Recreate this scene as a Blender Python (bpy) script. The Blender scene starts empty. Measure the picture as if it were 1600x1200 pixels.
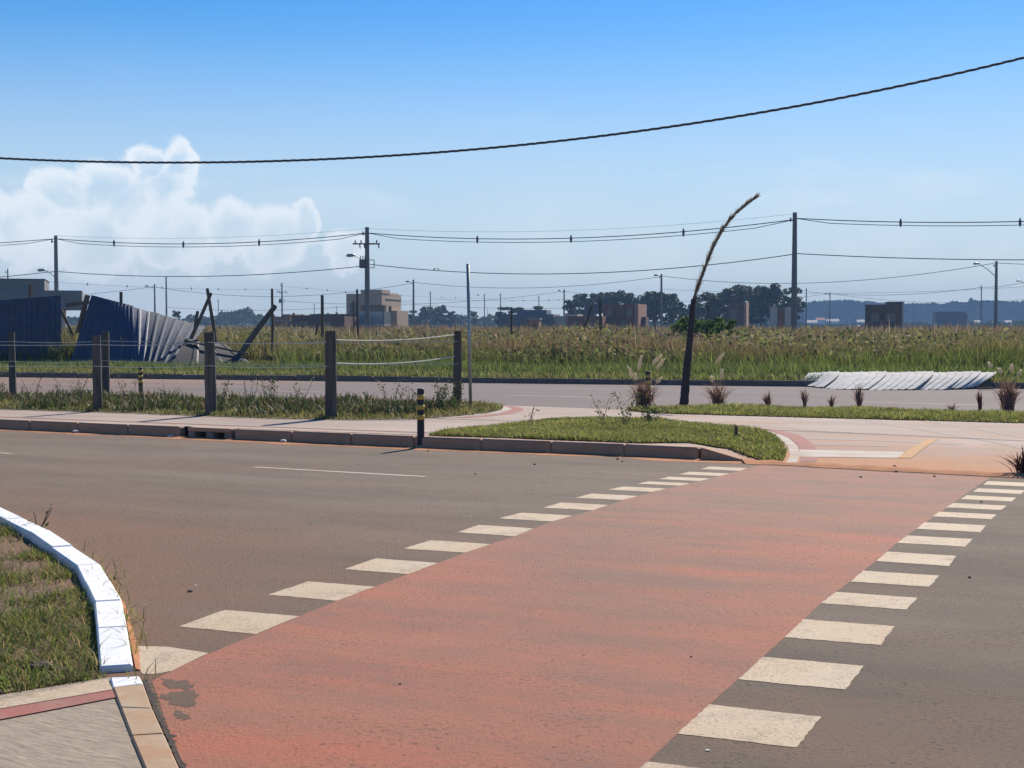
import bpy, bmesh, math, random
import numpy as np
from mathutils import Vector, Matrix, noise, geometry
R = math.radians
rng = np.random.default_rng(7); random.seed(7)
sc = bpy.context.scene
col = sc.collection

# ------------------------------------------------------------------ camera
CAMH = 1.5; F = 2300.0; PITCH = math.atan(93 / F)
cam = bpy.data.cameras.new('camera'); cam.sensor_width = 36; cam.lens = 36 * F / 1600
cam.clip_start = 0.1; cam.clip_end = 6000
co = bpy.data.objects.new('camera', cam); col.objects.link(co)
co.location = (0, 0, CAMH); co.rotation_euler = (math.pi / 2 - PITCH, 0, 0)
sc.camera = co
# ------------------------------------------------------------------ light
SUN_AZ, SUN_EL = R(25), R(38)                     # azimuth from +Y towards +X
SUND = Vector((math.sin(SUN_AZ) * math.cos(SUN_EL), math.cos(SUN_AZ) * math.cos(SUN_EL), math.sin(SUN_EL)))
sl = bpy.data.lights.new('sun', 'SUN'); sl.energy = 5.0; sl.angle = R(0.53); sl.color = (1, 0.91, 0.78)
so = bpy.data.objects.new('sun', sl); col.objects.link(so)
so.rotation_euler = (-SUND).to_track_quat('-Z', 'Y').to_euler(); so.location = (20, 40, 60)
vs = sc.view_settings
vs.view_transform = 'Standard'; vs.look = 'None'; vs.exposure = 0.47; vs.gamma = 1; vs.use_curve_mapping = False
sc.cycles.use_denoising = True
sc.cycles.max_bounces = 6; sc.cycles.transparent_max_bounces = 8; sc.cycles.volume_bounces = 0

def world():
    w = bpy.data.worlds.new('World'); sc.world = w; w.use_nodes = True
    nt = w.node_tree; N = nt.nodes; L = nt.links; N.clear()
    out = N.new('ShaderNodeOutputWorld'); bg = N.new('ShaderNodeBackground'); bg.inputs[1].default_value = 0.076
    L.new(bg.outputs[0], out.inputs[0])
    sky = N.new('ShaderNodeTexSky'); sky.sky_type = 'NISHITA'; sky.sun_disc = False
    sky.sun_elevation = SUN_EL; sky.sun_rotation = SUN_AZ
    sky.altitude = 100; sky.air_density = 1.0; sky.dust_density = 0.15; sky.ozone_density = 4.0
    def m(op, a, b=None, c=None):
        n = N.new('ShaderNodeMath'); n.operation = op
        for i, v in enumerate((a, b, c)):
            if v is None: continue
            if isinstance(v, (int, float)): n.inputs[i].default_value = v
            else: L.new(v, n.inputs[i])
        return n.outputs[0]
    def smooth(v, a, b):
        n = N.new('ShaderNodeMapRange'); n.interpolation_type = 'SMOOTHSTEP'
        L.new(v, n.inputs[0]); n.inputs[1].default_value = a; n.inputs[2].default_value = b
        return n.outputs[0]
    tc = N.new('ShaderNodeTexCoord'); sep = N.new('ShaderNodeSeparateXYZ'); L.new(tc.outputs['Generated'], sep.inputs[0])
    az = m('ARCTAN2', sep.outputs[0], sep.outputs[1]); el = m('ARCSINE', sep.outputs[2])
    cmb = N.new('ShaderNodeCombineXYZ'); L.new(az, cmb.inputs[0]); L.new(el, cmb.inputs[1])
    def noi(scale, det, rough=0.55, off=0.0, ys=1.0):
        mp = N.new('ShaderNodeMapping'); L.new(cmb.outputs[0], mp.inputs[0])
        mp.inputs['Location'].default_value = (off, off * 0.7, off * 1.3); mp.inputs['Scale'].default_value = (1, ys, 1)
        n = N.new('ShaderNodeTexNoise'); L.new(mp.outputs[0], n.inputs['Vector'])
        n.inputs['Scale'].default_value = scale; n.inputs['Detail'].default_value = det; n.inputs['Roughness'].default_value = rough
        return n.outputs['Fac']
    n1 = noi(16, 8, 0.62, 2.1); n2 = noi(42, 6, 0.6, 5.3)
    dx = m('MULTIPLY', m('SUBTRACT', n1, 0.5), 0.075); dy = m('MULTIPLY', m('SUBTRACT', n2, 0.5), 0.035)
    ax = m('ADD', az, dx); ey = m('ADD', el, dy)
    # cumulus heads: azimuth, elevation, radius in radians; the bank goes on round the horizon
    heads = [(-.222, .108, .018), (-.247, .105, .014), (-.274, .088, .021), (-.301, .084, .021), (-.255, .080, .026), (-.230, .088, .027), (-.345, .064, .027),
             (-.315, .060, .03), (-.275, .052, .034), (-.225, .058, .034), (-.185, .062, .024), (-.142, .069, .016), (-.160, .056, .026), (-.41, .08, .035),
             (-.47, .07, .05), (-.62, .06, .05), (-.8, .08, .06), (-1.1, .07, .06), (.75, .06, .05), (1.0, .08, .06), (-.112, .048, .02), (1.6, .09, .07), (2.4, .07, .07), (-2.2, .08, .07), (-1.6, .06, .06)]
    body = None
    for (a, e, r) in heads:
        d = m('SQRT', m('ADD', m('POWER', m('SUBTRACT', ax, a), 2), m('POWER', m('SUBTRACT', ey, e), 2)))
        v = m('SUBTRACT', 1, m('DIVIDE', d, r))
        body = v if body is None else m('MAXIMUM', body, v)
    body = m('ADD', body, m('MULTIPLY', m('SUBTRACT', n2, 0.5), 0.95))
    edge = smooth(body, -0.03, 0.30)
    core = m('MULTIPLY', smooth(body, 0.20, 0.75), 0.8)
    n3 = noi(9, 6, 0.6, 8.8, 1.0)
    n4 = noi(24, 7, 0.62, 3.1, 1.0)
    rim = m('MULTIPLY', edge, m('SUBTRACT', 0.95, m('MULTIPLY', core, smooth(n4, 0.30, 0.62))))
    low = smooth(el, 0.13, 0.015)
    veil = m('MULTIPLY', m('MULTIPLY', low, smooth(n3, 0.40, 0.72)), 0.40)
    wis = m('MULTIPLY', m('MULTIPLY', smooth(noi(6, 5, 0.55, 1.7, 4.0), 0.56, 0.74), smooth(el, 0.2, 0.06)), 0.28)
    alpha = m('MINIMUM', m('MAXIMUM', rim, m('MAXIMUM', veil, wis)), 1.0)
    hs = N.new('ShaderNodeHueSaturation'); hs.inputs['Saturation'].default_value = 1.4; L.new(sky.outputs[0], hs.inputs['Color'])
    mix = N.new('ShaderNodeMix'); mix.data_type = 'RGBA'
    L.new(alpha, mix.inputs['Factor']); tn = N.new('ShaderNodeMix'); tn.data_type = 'RGBA'; tn.blend_type = 'MULTIPLY'; tn.inputs['Factor'].default_value = 1; tn.inputs['B'].default_value = (.93, 1.0, 1.1, 1)
    L.new(hs.outputs[0], tn.inputs['A']); hv = N.new('ShaderNodeMix'); hv.data_type = 'RGBA'; L.new(m('MULTIPLY', smooth(el, 0.22, 0.05), 0.74), hv.inputs['Factor']); L.new(tn.outputs['Result'], hv.inputs['A']); hv.inputs['B'].default_value = (6.3, 7.3, 8.3, 1)
    L.new(hv.outputs['Result'], mix.inputs['A'])
    mix.inputs['B'].default_value = (8.8, 9.4, 10.0, 1)
    L.new(mix.outputs['Result'], bg.inputs[0])
world()

# ------------------------------------------------------------------ helpers
def ray(px, py):
    x = (px - 800) / F; y = -(py - 600) / F
    c, s = math.cos(PITCH), math.sin(PITCH)
    return Vector((x, c + y * s, -s + y * c))
def atz(px, py, z):                    # the place in the street seen at a pixel, at height z
    d = ray(px, py); t = (z - CAMH) / d.z
    return Vector((d.x * t, d.y * t, z))
def P(px, py, Y):                      # the same at distance Y
    d = ray(px, py); t = Y / d.y
    return Vector((d.x * t, Y, CAMH + d.z * t))
def interp(xs, ys): return lambda x: float(np.interp(x, xs, ys))
def line(pts, z):
    w = [atz(px, py, z) for px, py in pts]
    x0, x1 = w[0], w[-1]
    a, b = w[1] - w[0], w[-1] - w[-2]
    w = [w[0] - a * (80 / max(a.x, .1))] + w + [w[-1] + b * (80 / max(b.x, .1))]
    return [p.x for p in w], [p.y for p in w]
ZR = -0.15
kx, ky = line([(-400, 652), (0, 670.5), (400, 688.7), (650, 700), (1000, 714), (1186, 724), (1600, 746), (1900, 760)], ZR)
Yk = interp(kx, ky)
ex, ey_ = line([(-400, 607), (0, 616.5), (400, 625), (700, 631), (800, 634), (975, 640), (1200, 637), (1600, 649), (1900, 656)], 0.0)
Ye = interp(ex, ey_)
fx, fy = line([(-400, 585), (0, 589), (400, 594), (800, 599), (1200, 603.5), (1600, 607.5), (2000, 612)], -0.13)
Yf = interp(fx, fy)
def sstep(a, b, x):
    t = min(1, max(0, (x - a) / (b - a))); return t * t * (3 - 2 * t)
def camber(v):
    if v < 8: return 0.0
    if v < 12: return -.025 * (v - 8) ** 2 / 8
    d = .05 + .025 * (v - 12)
    return -d if d < .12 else -(.12 + .03 * (1 - math.exp(-(d - .12) / .03)))
def hf(x, y):
    v = y * .9135 + x * .4067
    yk = Yk(x)
    if y < yk: return camber(v)
    if y < Ye(x):
        t = sstep(2.15, 2.85, x)
        return (1 - t) * 0.0 + t * (ZR * (1 - sstep(-1.2, 3.6, y - yk)) / (1 - sstep(-1.2, 3.6, 0)))
    if y < Yf(x): return -0.13
    return 0.0
def G(px, py, dz=0.0):                 # the ground seen at a pixel
    z = 0.0
    for _ in range(14):
        p = atz(px, py, z + dz); z = 0.5 * z + 0.5 * hf(p.x, p.y)
    return Vector((p.x, p.y, z + dz))
def Gs(pts, dz=0.0): return [G(a, b, dz) for a, b in pts]

def lin(r, g, b):
    f = lambda c: (c / 255 / 12.92) if c <= 10 else ((c / 255 + .055) / 1.055) ** 2.4
    return (f(r), f(g), f(b), 1)

class MB:
    def __init__(s): s.v = []; s.f = []
    def add(s, vs, fs):
        o = len(s.v); s.v += [tuple(v) for v in vs]; s.f += [tuple(i + o for i in f) for f in fs]; return s
    def box(s, c, size, M=None):
        x, y, z = size[0] / 2, size[1] / 2, size[2] / 2
        vs = [Vector((i * x, j * y, k * z)) for i in (-1, 1) for j in (-1, 1) for k in (-1, 1)]
        if M is not None: vs = [M @ v for v in vs]
        c = Vector(c); vs = [v + c for v in vs]
        return s.add(vs, [(0, 1, 3, 2), (4, 6, 7, 5), (0, 4, 5, 1), (2, 3, 7, 6), (0, 2, 6, 4), (1, 5, 7, 3)])
    def bar(s, a, b, w, d=None):
        a, b = Vector(a), Vector(b); M = (b - a).to_track_quat('Z', 'Y').to_matrix()
        return s.box((a + b) / 2, (w, d or w, (b - a).length), M)
    def tube(s, pts, rad, n=6, cap=True, wob=0):
        pts = [Vector(p) for p in pts]; o = len(s.v); m = len(pts)
        for i, p in enumerate(pts):
            t = (pts[min(i + 1, m - 1)] - pts[max(i - 1, 0)]); t.normalize()
            u = t.cross(Vector((0, 1, 0.01))) if abs(t.y) < .9 else t.cross(Vector((1, 0, 0)))
            u.normalize(); w = t.cross(u); r = rad[i] if isinstance(rad, (list, tuple)) else rad
            for k in range(n):
                a = 2 * math.pi * k / n; rr = r * (1 + (random.uniform(-wob, wob) if wob else 0))
                s.v.append(tuple(p + u * math.cos(a) * rr + w * math.sin(a) * rr))
        for i in range(m - 1):
            for k in range(n):
                s.f.append((o + i * n + k, o + i * n + (k + 1) % n, o + (i + 1) * n + (k + 1) % n, o + (i + 1) * n + k))
        if cap: s.f.append(tuple(o + k for k in range(n))[::-1]); s.f.append(tuple(o + (m - 1) * n + k for k in range(n)))
        return s
    def mesh(s, name):
        me = bpy.data.meshes.new(name); me.from_pydata(s.v, [], s.f); me.update(); return me
def obj(name, data, m, parent=None, smooth=False):
    me = data.mesh(name) if isinstance(data, MB) else data
    o = bpy.data.objects.new(name, me); col.objects.link(o)
    if m is not None and not me.materials: me.materials.append(m)
    if parent is not None: o.parent = parent
    if smooth: me.shade_smooth()
    return o
def thing(name, label, cat, group=None, loc=(0, 0, 0), rz=0):
    o = bpy.data.objects.new(name, None); col.objects.link(o); o.empty_display_size = .2
    o.location = loc; o.rotation_euler = (0, 0, rz); return tag(o, label, cat, group)
def tag(o, label=None, cat=None, group=None, kind=None):
    if label: o['label'] = label
    if cat: o['category'] = cat
    if group: o['group'] = group
    if kind: o['kind'] = kind
    return o
def bevel(mb, w, seg=1):
    me = mb.mesh('b'); bm = bmesh.new(); bm.from_mesh(me)
    bmesh.ops.remove_doubles(bm, verts=bm.verts, dist=1e-6)
    bmesh.ops.bevel(bm, geom=list(bm.edges), offset=w, segments=seg, affect='EDGES', profile=.5)
    bm.to_mesh(me); bm.free(); return me
def inpoly(pts, poly):
    x, y = pts[:, 0], pts[:, 1]; c = np.zeros(len(x), bool); n = len(poly)
    for i in range(n):
        x0, y0 = poly[i][0], poly[i][1]; x1, y1 = poly[i - 1][0], poly[i - 1][1]
        k = ((y0 > y) != (y1 > y)) & (x < (x1 - x0) * (y - y0) / (y1 - y0 + 1e-12) + x0); c ^= k
    return c
def sheet(name, poly, m, dz, step=.4, zf=None, bump=0, parent=None):
    """a ground sheet with this outline that follows the ground's height"""
    poly = [Vector((p[0], p[1])) for p in poly]; n = len(poly)
    ring = []
    for i in range(n):
        a, b = poly[i], poly[(i + 1) % n]; k = max(1, int((b - a).length / step))
        ring += [a + (b - a) * (j / k) for j in range(k)]
    A = np.array([tuple(p) for p in ring]); lo, hi = A.min(0), A.max(0)
    gx = np.arange(lo[0], hi[0], step); gy = np.arange(lo[1], hi[1], step)
    pts = np.array([(a, b) for a in gx for b in gy]) if len(gx) * len(gy) else np.zeros((0, 2))
    pts = pts + rng.uniform(-.2, .2, pts.shape) * step
    pts = pts[inpoly(pts, A)] if len(pts) else pts
    V = [Vector(p) for p in A] + [Vector(p) for p in pts]
    k = len(A)
    res = geometry.delaunay_2d_cdt(V, [(i, (i + 1) % k) for i in range(k)], [list(range(k))], 1, 1e-5)
    zf = zf or hf
    mb = MB(); mb.v = [(v.x, v.y, zf(v.x, v.y) + dz + (bump * noise.noise(Vector((v.x * 1.7, v.y * 1.7, 3))) if bump else 0)) for v in res[0]]
    mb.f = [tuple(f) for f in res[2]]
    o = obj(name, mb, m, parent, True); return o
def ribbon(pts, o0, o1, zf, dz, step=.25):
    """a painted band along a line on the ground, between two sideways offsets"""
    pts = [Vector((p[0], p[1])) for p in pts]; q = []
    for a, b in zip(pts, pts[1:]):
        k = max(1, int((b - a).length / step)); q += [a + (b - a) * (j / k) for j in range(k)]
    q.append(pts[-1]); mb = MB()
    for i, p in enumerate(q):
        t = (q[min(i + 1, len(q) - 1)] - q[max(i - 1, 0)]).normalized(); nrm = Vector((-t.y, t.x))
        for o in (o0, o1):
            w = p + nrm * o; mb.v.append((w.x, w.y, zf(w.x, w.y) + dz))
    mb.f = [(2 * i, 2 * i + 1, 2 * i + 3, 2 * i + 2) for i in range(len(q) - 1)]
    return mb
def npmesh(name, V, T, C=None):
    me = bpy.data.meshes.new(name); nv, nt = len(V), len(T)
    me.vertices.add(nv); me.vertices.foreach_set('co', np.ascontiguousarray(V, np.float32).ravel())
    me.loops.add(nt * 3); me.loops.foreach_set('vertex_index', np.ascontiguousarray(T, np.int32).ravel())
    me.polygons.add(nt); me.polygons.foreach_set('loop_start', np.arange(0, nt * 3, 3, dtype=np.int32))
    me.update(calc_edges=True)
    if C is not None:
        a = me.color_attributes.new('col', 'FLOAT_COLOR', 'POINT')
        C4 = np.ones((nv, 4), np.float32); C4[:, :3] = C; a.data.foreach_set('color', C4.ravel())
    return me
def blades(P0, H, W, lean, C, curl=.5):
    """one bent, tapering blade at each point"""
    n = len(P0); H = np.broadcast_to(H, n); W = np.broadcast_to(W, n); lean = np.broadcast_to(lean, n)
    a = rng.uniform(0, 2 * np.pi, n); b = a + np.pi / 2 + rng.normal(0, .5, n)
    d = np.stack([np.cos(a), np.sin(a), np.zeros(n)], 1); s = np.stack([np.cos(b), np.sin(b), np.zeros(n)], 1)
    up = np.array([0, 0, 1.0])
    mid = P0 + up * (H * .55)[:, None] + d * (H * lean * .35)[:, None]
    tip = P0 + up * (H * (1 - .25 * np.minimum(lean, 1.6) * curl))[:, None] + d * (H * lean)[:, None]
    w = (W / 2)[:, None]
    V = np.stack([P0 - s * w, P0 + s * w, mid - s * w * .8, mid + s * w * .8, tip], 1).reshape(-1, 3)
    i = np.arange(n)[:, None] * 5
    T = np.concatenate([i + [0, 1, 3], i + [0, 3, 2], i + [2, 3, 4]], 1).reshape(-1, 3)
    return V, T, np.repeat(C, 5, 0)
def join(parts):
    V, T, C, o = [], [], [], 0
    for v, t, c in parts: V.append(v); T.append(t + o); C.append(c); o += len(v)
    return np.concatenate(V), np.concatenate(T), np.concatenate(C)
def scatter(poly, n):
    A = np.array([(p[0], p[1]) for p in poly]); lo, hi = A.min(0), A.max(0); out = []
    got = 0
    while got < n:
        q = rng.uniform(lo, hi, (n * 2, 2)); q = q[inpoly(q, A)]; out.append(q); got += len(q)
    return np.concatenate(out)[:n]
def lift(q, dz=0.0): return np.array([(x, y, hf(x, y) + dz) for x, y in q])
def fbm(q, s, o=0.0): return np.array([noise.fractal(Vector((x * s + o, y * s - o, o)), 1.0, 2.0, 3) for x, y in q])

# ------------------------------------------------------------------ materials
def mat(name, c1, c2=None, scale=3.0, rough=.85, bump=0.0, bscale=40.0, attr=None, transl=0.0, c3=None, dscale=2.0,
        speck=None, sscale=60.0, samt=.5, stretch=None, metal=0.0, spec=.3, dist=.01, detail=6, wear=None, sb=False):
    m = bpy.data.materials.new(name); m.use_nodes = True; nt = m.node_tree; N = nt.nodes; L = nt.links; N.clear()
    out = N.new('ShaderNodeOutputMaterial'); b = N.new('ShaderNodeBsdfPrincipled')
    b.inputs['Roughness'].default_value = rough; b.inputs['Metallic'].default_value = metal; b.inputs['Specular IOR Level'].default_value = spec
    tc = N.new('ShaderNodeTexCoord'); vec = tc.outputs['Object']
    if stretch:
        mp = N.new('ShaderNodeMapping'); L.new(vec, mp.inputs[0]); mp.vector_type = 'TEXTURE'; mp.inputs['Rotation'].default_value = (0, 0, stretch[1]); mp.inputs['Scale'].default_value = stretch[0]; vs_ = mp.outputs[0]
    else: vs_ = vec
    def nz(s, d=detail, v=None, r=.6):
        n = N.new('ShaderNodeTexNoise'); n.inputs['Scale'].default_value = s; n.inputs['Detail'].default_value = d; n.inputs['Roughness'].default_value = r
        L.new(v or vec, n.inputs['Vector']); return n.outputs['Fac']
    def mr(v, a, bb, lo=0, hi=1):
        n = N.new('ShaderNodeMapRange'); L.new(v, n.inputs[0])
        for i, q in enumerate((a, bb, lo, hi)): n.inputs[i + 1].default_value = q
        return n.outputs[0]
    def mx(f, a, bb, mode='MIX'):
        n = N.new('ShaderNodeMix'); n.data_type = 'RGBA'; n.blend_type = mode
        for k, q in (('Factor', f), ('A', a), ('B', bb)):
            i = n.inputs[k]
            if isinstance(q, (int, float)): i.default_value = q
            elif isinstance(q, tuple): i.default_value = q
            else: L.new(q, i)
        return n.outputs['Result']
    c = mx(mr(nz(scale, v=vs_), .33, .67), c1, c2 or c1)
    if c3 is not None:                       # soil stain carried by the mesh's own 'dirt' attribute, broken up
        at = N.new('ShaderNodeAttribute'); at.attribute_name = 'dirt'
        ad = N.new('ShaderNodeMath'); ad.operation = 'ADD'; L.new(at.outputs['Fac'], ad.inputs[0]); L.new(mr(nz(dscale, 8, vs_), .25, .75, -.45, .35), ad.inputs[1])
        ml = N.new('ShaderNodeMath'); ml.operation = 'MULTIPLY'; ml.use_clamp = True
        L.new(mr(ad.outputs[0], .05, .95), ml.inputs[0]); ml.inputs[1].default_value = .9
        c = mx(ml.outputs[0], c, c3)
    if speck is not None:
        sm_ = N.new('ShaderNodeMath'); sm_.operation = 'MULTIPLY'; L.new(mr(nz(sscale, 3), .54, .66, 0, samt), sm_.inputs[0]); L.new(mr(nz(sscale * .07, 3), .38, .62, .25, 1.3), sm_.inputs[1])
        c = mx(sm_.outputs[0], c, speck)
    if wear is not None:
        c = mx(mr(nz(wear[1], 14, vs_, .8), wear[2], wear[3]), c, wear[0])
    if attr:
        at = N.new('ShaderNodeAttribute'); at.attribute_name = attr; c = mx(1.0, c, at.outputs['Color'], 'MULTIPLY')
    L.new(c, b.inputs['Base Color'])
    if bump:
        bn = N.new('ShaderNodeBump'); bn.inputs['Strength'].default_value = bump; bn.inputs['Distance'].default_value = dist
        L.new(nz(bscale, 8, vs_ if sb else vec, .72), bn.inputs['Height']); L.new(bn.outputs[0], b.inputs['Normal'])
    if transl:
        t = N.new('ShaderNodeBsdfTranslucent'); L.new(c, t.inputs[0]); ms = N.new('ShaderNodeMixShader'); ms.inputs[0].default_value = transl
        L.new(b.outputs[0], ms.inputs[1]); L.new(t.outputs[0], ms.inputs[2]); L.new(ms.outputs[0], out.inputs[0])
    else: L.new(b.outputs[0], out.inputs[0])
    return m
ROADROT = R(24)
_p, _q = atz(20, 1150, .01), atz(130, 1172, .01); BROOM = math.atan2(_q.y - _p.y, _q.x - _p.x)
ORANGE = (.36, .155, .075, 1)
M = {}
M['asphalt'] = mat('asphalt', (.125, .094, .071, 1), (.19, .145, .108, 1), .9, .9, .9, 60, c3=(.215, .118, .072, 1), dscale=1.3, speck=(.05, .04, .033, 1), sscale=38, samt=.6, dist=.016, detail=12, wear=((.225, .135, .082, 1), .8, .54, .80), stretch=((3.2, 1, 1), -ROADROT))
M['asphalt_far'] = mat('asphalt_far', (.125, .10, .098, 1), (.16, .125, .118, 1), .35, .9, .3, 40, stretch=((4, 1, 1), -ROADROT), c3=(.25, .15, .10, 1), dscale=.7)
M['redpaint'] = mat('redpaint', (.46, .152, .088, 1), (.38, .165, .105, 1), 1.1, .85, 1.0, 55, c3=(.25, .15, .105, 1), dscale=1.6, detail=12, wear=((.19, .125, .098, 1), 1.0, .46, .74), speck=(.12, .06, .045, 1), sscale=36, samt=.6, stretch=((2.2, .67, 1), -ROADROT), dist=.014)
M['cream'] = mat('cream', (.50, .375, .25, 1), (.53, .43, .315, 1), 2, .8, .7, 50, speck=(.17, .12, .085, 1), sscale=60, samt=.7, dist=.01, wear=((.24, .165, .11, 1), 4.0, .50, .72), detail=12)
M['whiteline'] = mat('whiteline', (.55, .52, .47, 1), (.47, .43, .38, 1), 3, .8, stretch=((2.5, .7, 1), -ROADROT), wear=((.34, .24, .17, 1), 3.5, .38, .60))
M['concrete'] = mat('concrete', (.42, .34, .29, 1), (.31, .24, .20, 1), .8, .9, .25, 60, c3=(.44, .20, .085, 1), dscale=1.1, wear=((.22, .16, .125, 1), 1.3, .52, .76), stretch=((2.8, .8, 1), -ROADROT), speck=(.25, .18, .15, 1), sscale=20, samt=.3)
M['broom'] = mat('broom', (.40, .325, .245, 1), (.29, .235, .175, 1), 12, .95, .9, 16, stretch=((1.3, .35, 1), BROOM), dist=.012, sb=True)
M['whitepaint'] = mat('whitepaint', (.80, .80, .80, 1), (.74, .74, .75, 1), 4, .6, .15, 30, speck=(.35, .30, .24, 1), sscale=40, samt=.3, wear=((.52, .46, .38, 1), 5, .58, .80), detail=10)
M['kerbstone'] = mat('kerbstone', (.27, .20, .175, 1), (.20, .155, .14, 1), 3, .9, .35, 30)
M['kerbtop'] = mat('kerbpale', (.46, .28, .185, 1), (.37, .21, .135, 1), 4, .9, .3, 30)
M['farkerb'] = mat('farkerb', (.21, .165, .145, 1), (.13, .10, .085, 1), 1.5, .9, .3, 20)
M['tarseam'] = mat('tarseam', (.045, .035, .03, 1), (.07, .05, .04, 1), 20, .9, .8, 60)
M['redband'] = mat('redband', (.34, .11, .085, 1), (.27, .12, .10, 1), 6, .85, .3, 40, wear=((.36, .25, .2, 1), 4.0, .5, .75))
M['yellowband'] = mat('yellowband', (.50, .27, .09, 1), (.44, .24, .11, 1), 6, .85, .2, 40, wear=((.37, .24, .15, 1), 3.0, .48, .68))
M['soil'] = mat('soil', (.46, .195, .085, 1), (.33, .14, .065, 1), 3, .95, .6, 14)
M['verge'] = mat('verge', (.10, .065, .036, 1), (.16, .12, .06, 1), 9, .95, .7, 30)
M['lawnsoil'] = mat('lawnsoil', (.13, .13, .05, 1), (.16, .12, .06, 1), 4, .95, .3, 30)
M['grass'] = mat('grass', (1, 1, 1, 1), attr='col', rough=.7, transl=.45, spec=.2)
M['leaf'] = mat('leaf', (1, 1, 1, 1), attr='col', rough=.6, transl=.3, spec=.25)
M['field'] = mat('fieldsoil', (.09, .085, .035, 1), (.13, .11, .05, 1), .3, .95)
M['wood'] = mat('wood', (.12, .105, .095, 1), (.055, .047, .042, 1), 5, .85, .8, 22, stretch=((.4, .4, 4), 0), dist=.02)
M['timber'] = mat('timber', (.17, .12, .085, 1), (.10, .075, .055, 1), 5, .85, .5, 22, stretch=((.4, .4, 4), 0))
M['galv'] = mat('galvanised', (.36, .38, .38, 1), (.28, .30, .30, 1), 4, .45, metal=.5)
M['black'] = mat('bollardblack', (.022, .021, .021, 1), (.035, .033, .03, 1), 8, .6)
M['yellow'] = mat('reflectyellow', (.62, .42, .06, 1), (.52, .35, .07, 1), 9, .5)
M['polec'] = mat('poleconcrete', (.23, .22, .21, 1), (.17, .165, .16, 1), 3, .9)
M['steel'] = mat('darksteel', (.09, .095, .10, 1), (.14, .14, .145, 1), 5, .6)
M['wire'] = mat('wirecover', (.06, .062, .068, 1), rough=.7)
M['rope'] = mat('palewire', (.62, .58, .50, 1), (.5, .46, .4, 1), 9, .6)
M['bluesheet'] = mat('bluesheet', (.030, .055, .115, 1), (.045, .075, .145, 1), 2.5, .6, speck=(.10, .11, .13, 1), sscale=7, samt=.35)
M['bluelit'] = mat('bluelitsheet', (.026, .042, .078, 1), (.045, .064, .105, 1), 2.5, .7, spec=.2)  # greyer copy of the blue sheet, coloured for the leaning sunlit sheets
M['darksheet'] = mat('darksheet', (.010, .012, .016, 1), (.016, .018, .022, 1), 3, .6)
M['whitesheet'] = mat('whitesheet', (.58, .57, .55, 1), (.44, .43, .41, 1), 2.5, .85, spec=.1, speck=(.25, .22, .18, 1), sscale=6, samt=.4)
M['brick'] = mat('brickfar', (.25, .10, .06, 1), (.19, .075, .05, 1), .9, .95, speck=(.30, .17, .11, 1), sscale=2.2, samt=.5)
M['brickpale'] = mat('brickpale', (.40, .20, .13, 1), (.34, .17, .11, 1), 1, .95)
M['brickdark'] = mat('brickdark', (.11, .065, .05, 1), (.15, .085, .06, 1), .8, .95, speck=(.3, .2, .15, 1), sscale=1.5, samt=.5)
M['tan'] = mat('tanrender', (.50, .37, .27, 1), (.43, .32, .235, 1), .8, .95)
M['grey'] = mat('greyrender', (.22, .22, .215, 1), (.19, .19, .185, 1), .6, .9)
M['palewall'] = mat('palewall', (.50, .47, .42, 1), (.44, .40, .35, 1), .7, .9)
M['darkglass'] = mat('darkglass', (.02, .025, .03, 1), rough=.12, spec=.6)
M['glass'] = mat('paleglass', (.22, .25, .27, 1), (.27, .29, .31, 1), 1, .15, spec=.6)
M['roofgrey'] = mat('roofgrey', (.16, .17, .19, 1), (.12, .13, .14, 1), .7, .8)
M['redroof'] = mat('redroof', (.38, .16, .09, 1), (.3, .13, .08, 1), .7, .9)
M['bark'] = mat('bark', (.11, .09, .07, 1), (.07, .055, .045, 1), 2, .95)
M['palmtrunk'] = mat('palmtrunk', (.075, .062, .055, 1), (.04, .034, .032, 1), 6, .9, .8, 24, dist=.03)
M['straw'] = mat('straw', (.66, .56, .38, 1), (.5, .40, .25, 1), 9, .8, transl=.5)
M['dryleaf'] = mat('dryleaf', (.34, .29, .21, 1), (.22, .18, .13, 1), 9, .85, transl=.35)
M['plume'] = mat('plume', (.80, .72, .56, 1), (.7, .6, .45, 1), 9, .85, transl=.55)
M['tyre'] = mat('tyremark', (.30, .235, .20, 1), (.36, .285, .24, 1), 3, .9, stretch=((2.5, .6, 1), -ROADROT), wear=((.39, .31, .26, 1), 2.5, .40, .62))
M['stone'] = mat('stone', (.06, .045, .04, 1), (.12, .08, .06, 1), 20, .9, .4, 40)
M['palestone'] = mat('palestone', (.6, .56, .5, 1), (.5, .45, .38, 1), 20, .9, .4, 40)
M['hill'] = mat('hillforest', (.014, .026, .012, 1), (.03, .045, .02, 1), .05, .95, spec=0)
M['worn'] = mat('wornasphalt', (.14, .085, .055, 1), (.10, .07, .05, 1), 8, .9, .6, 50)

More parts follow.
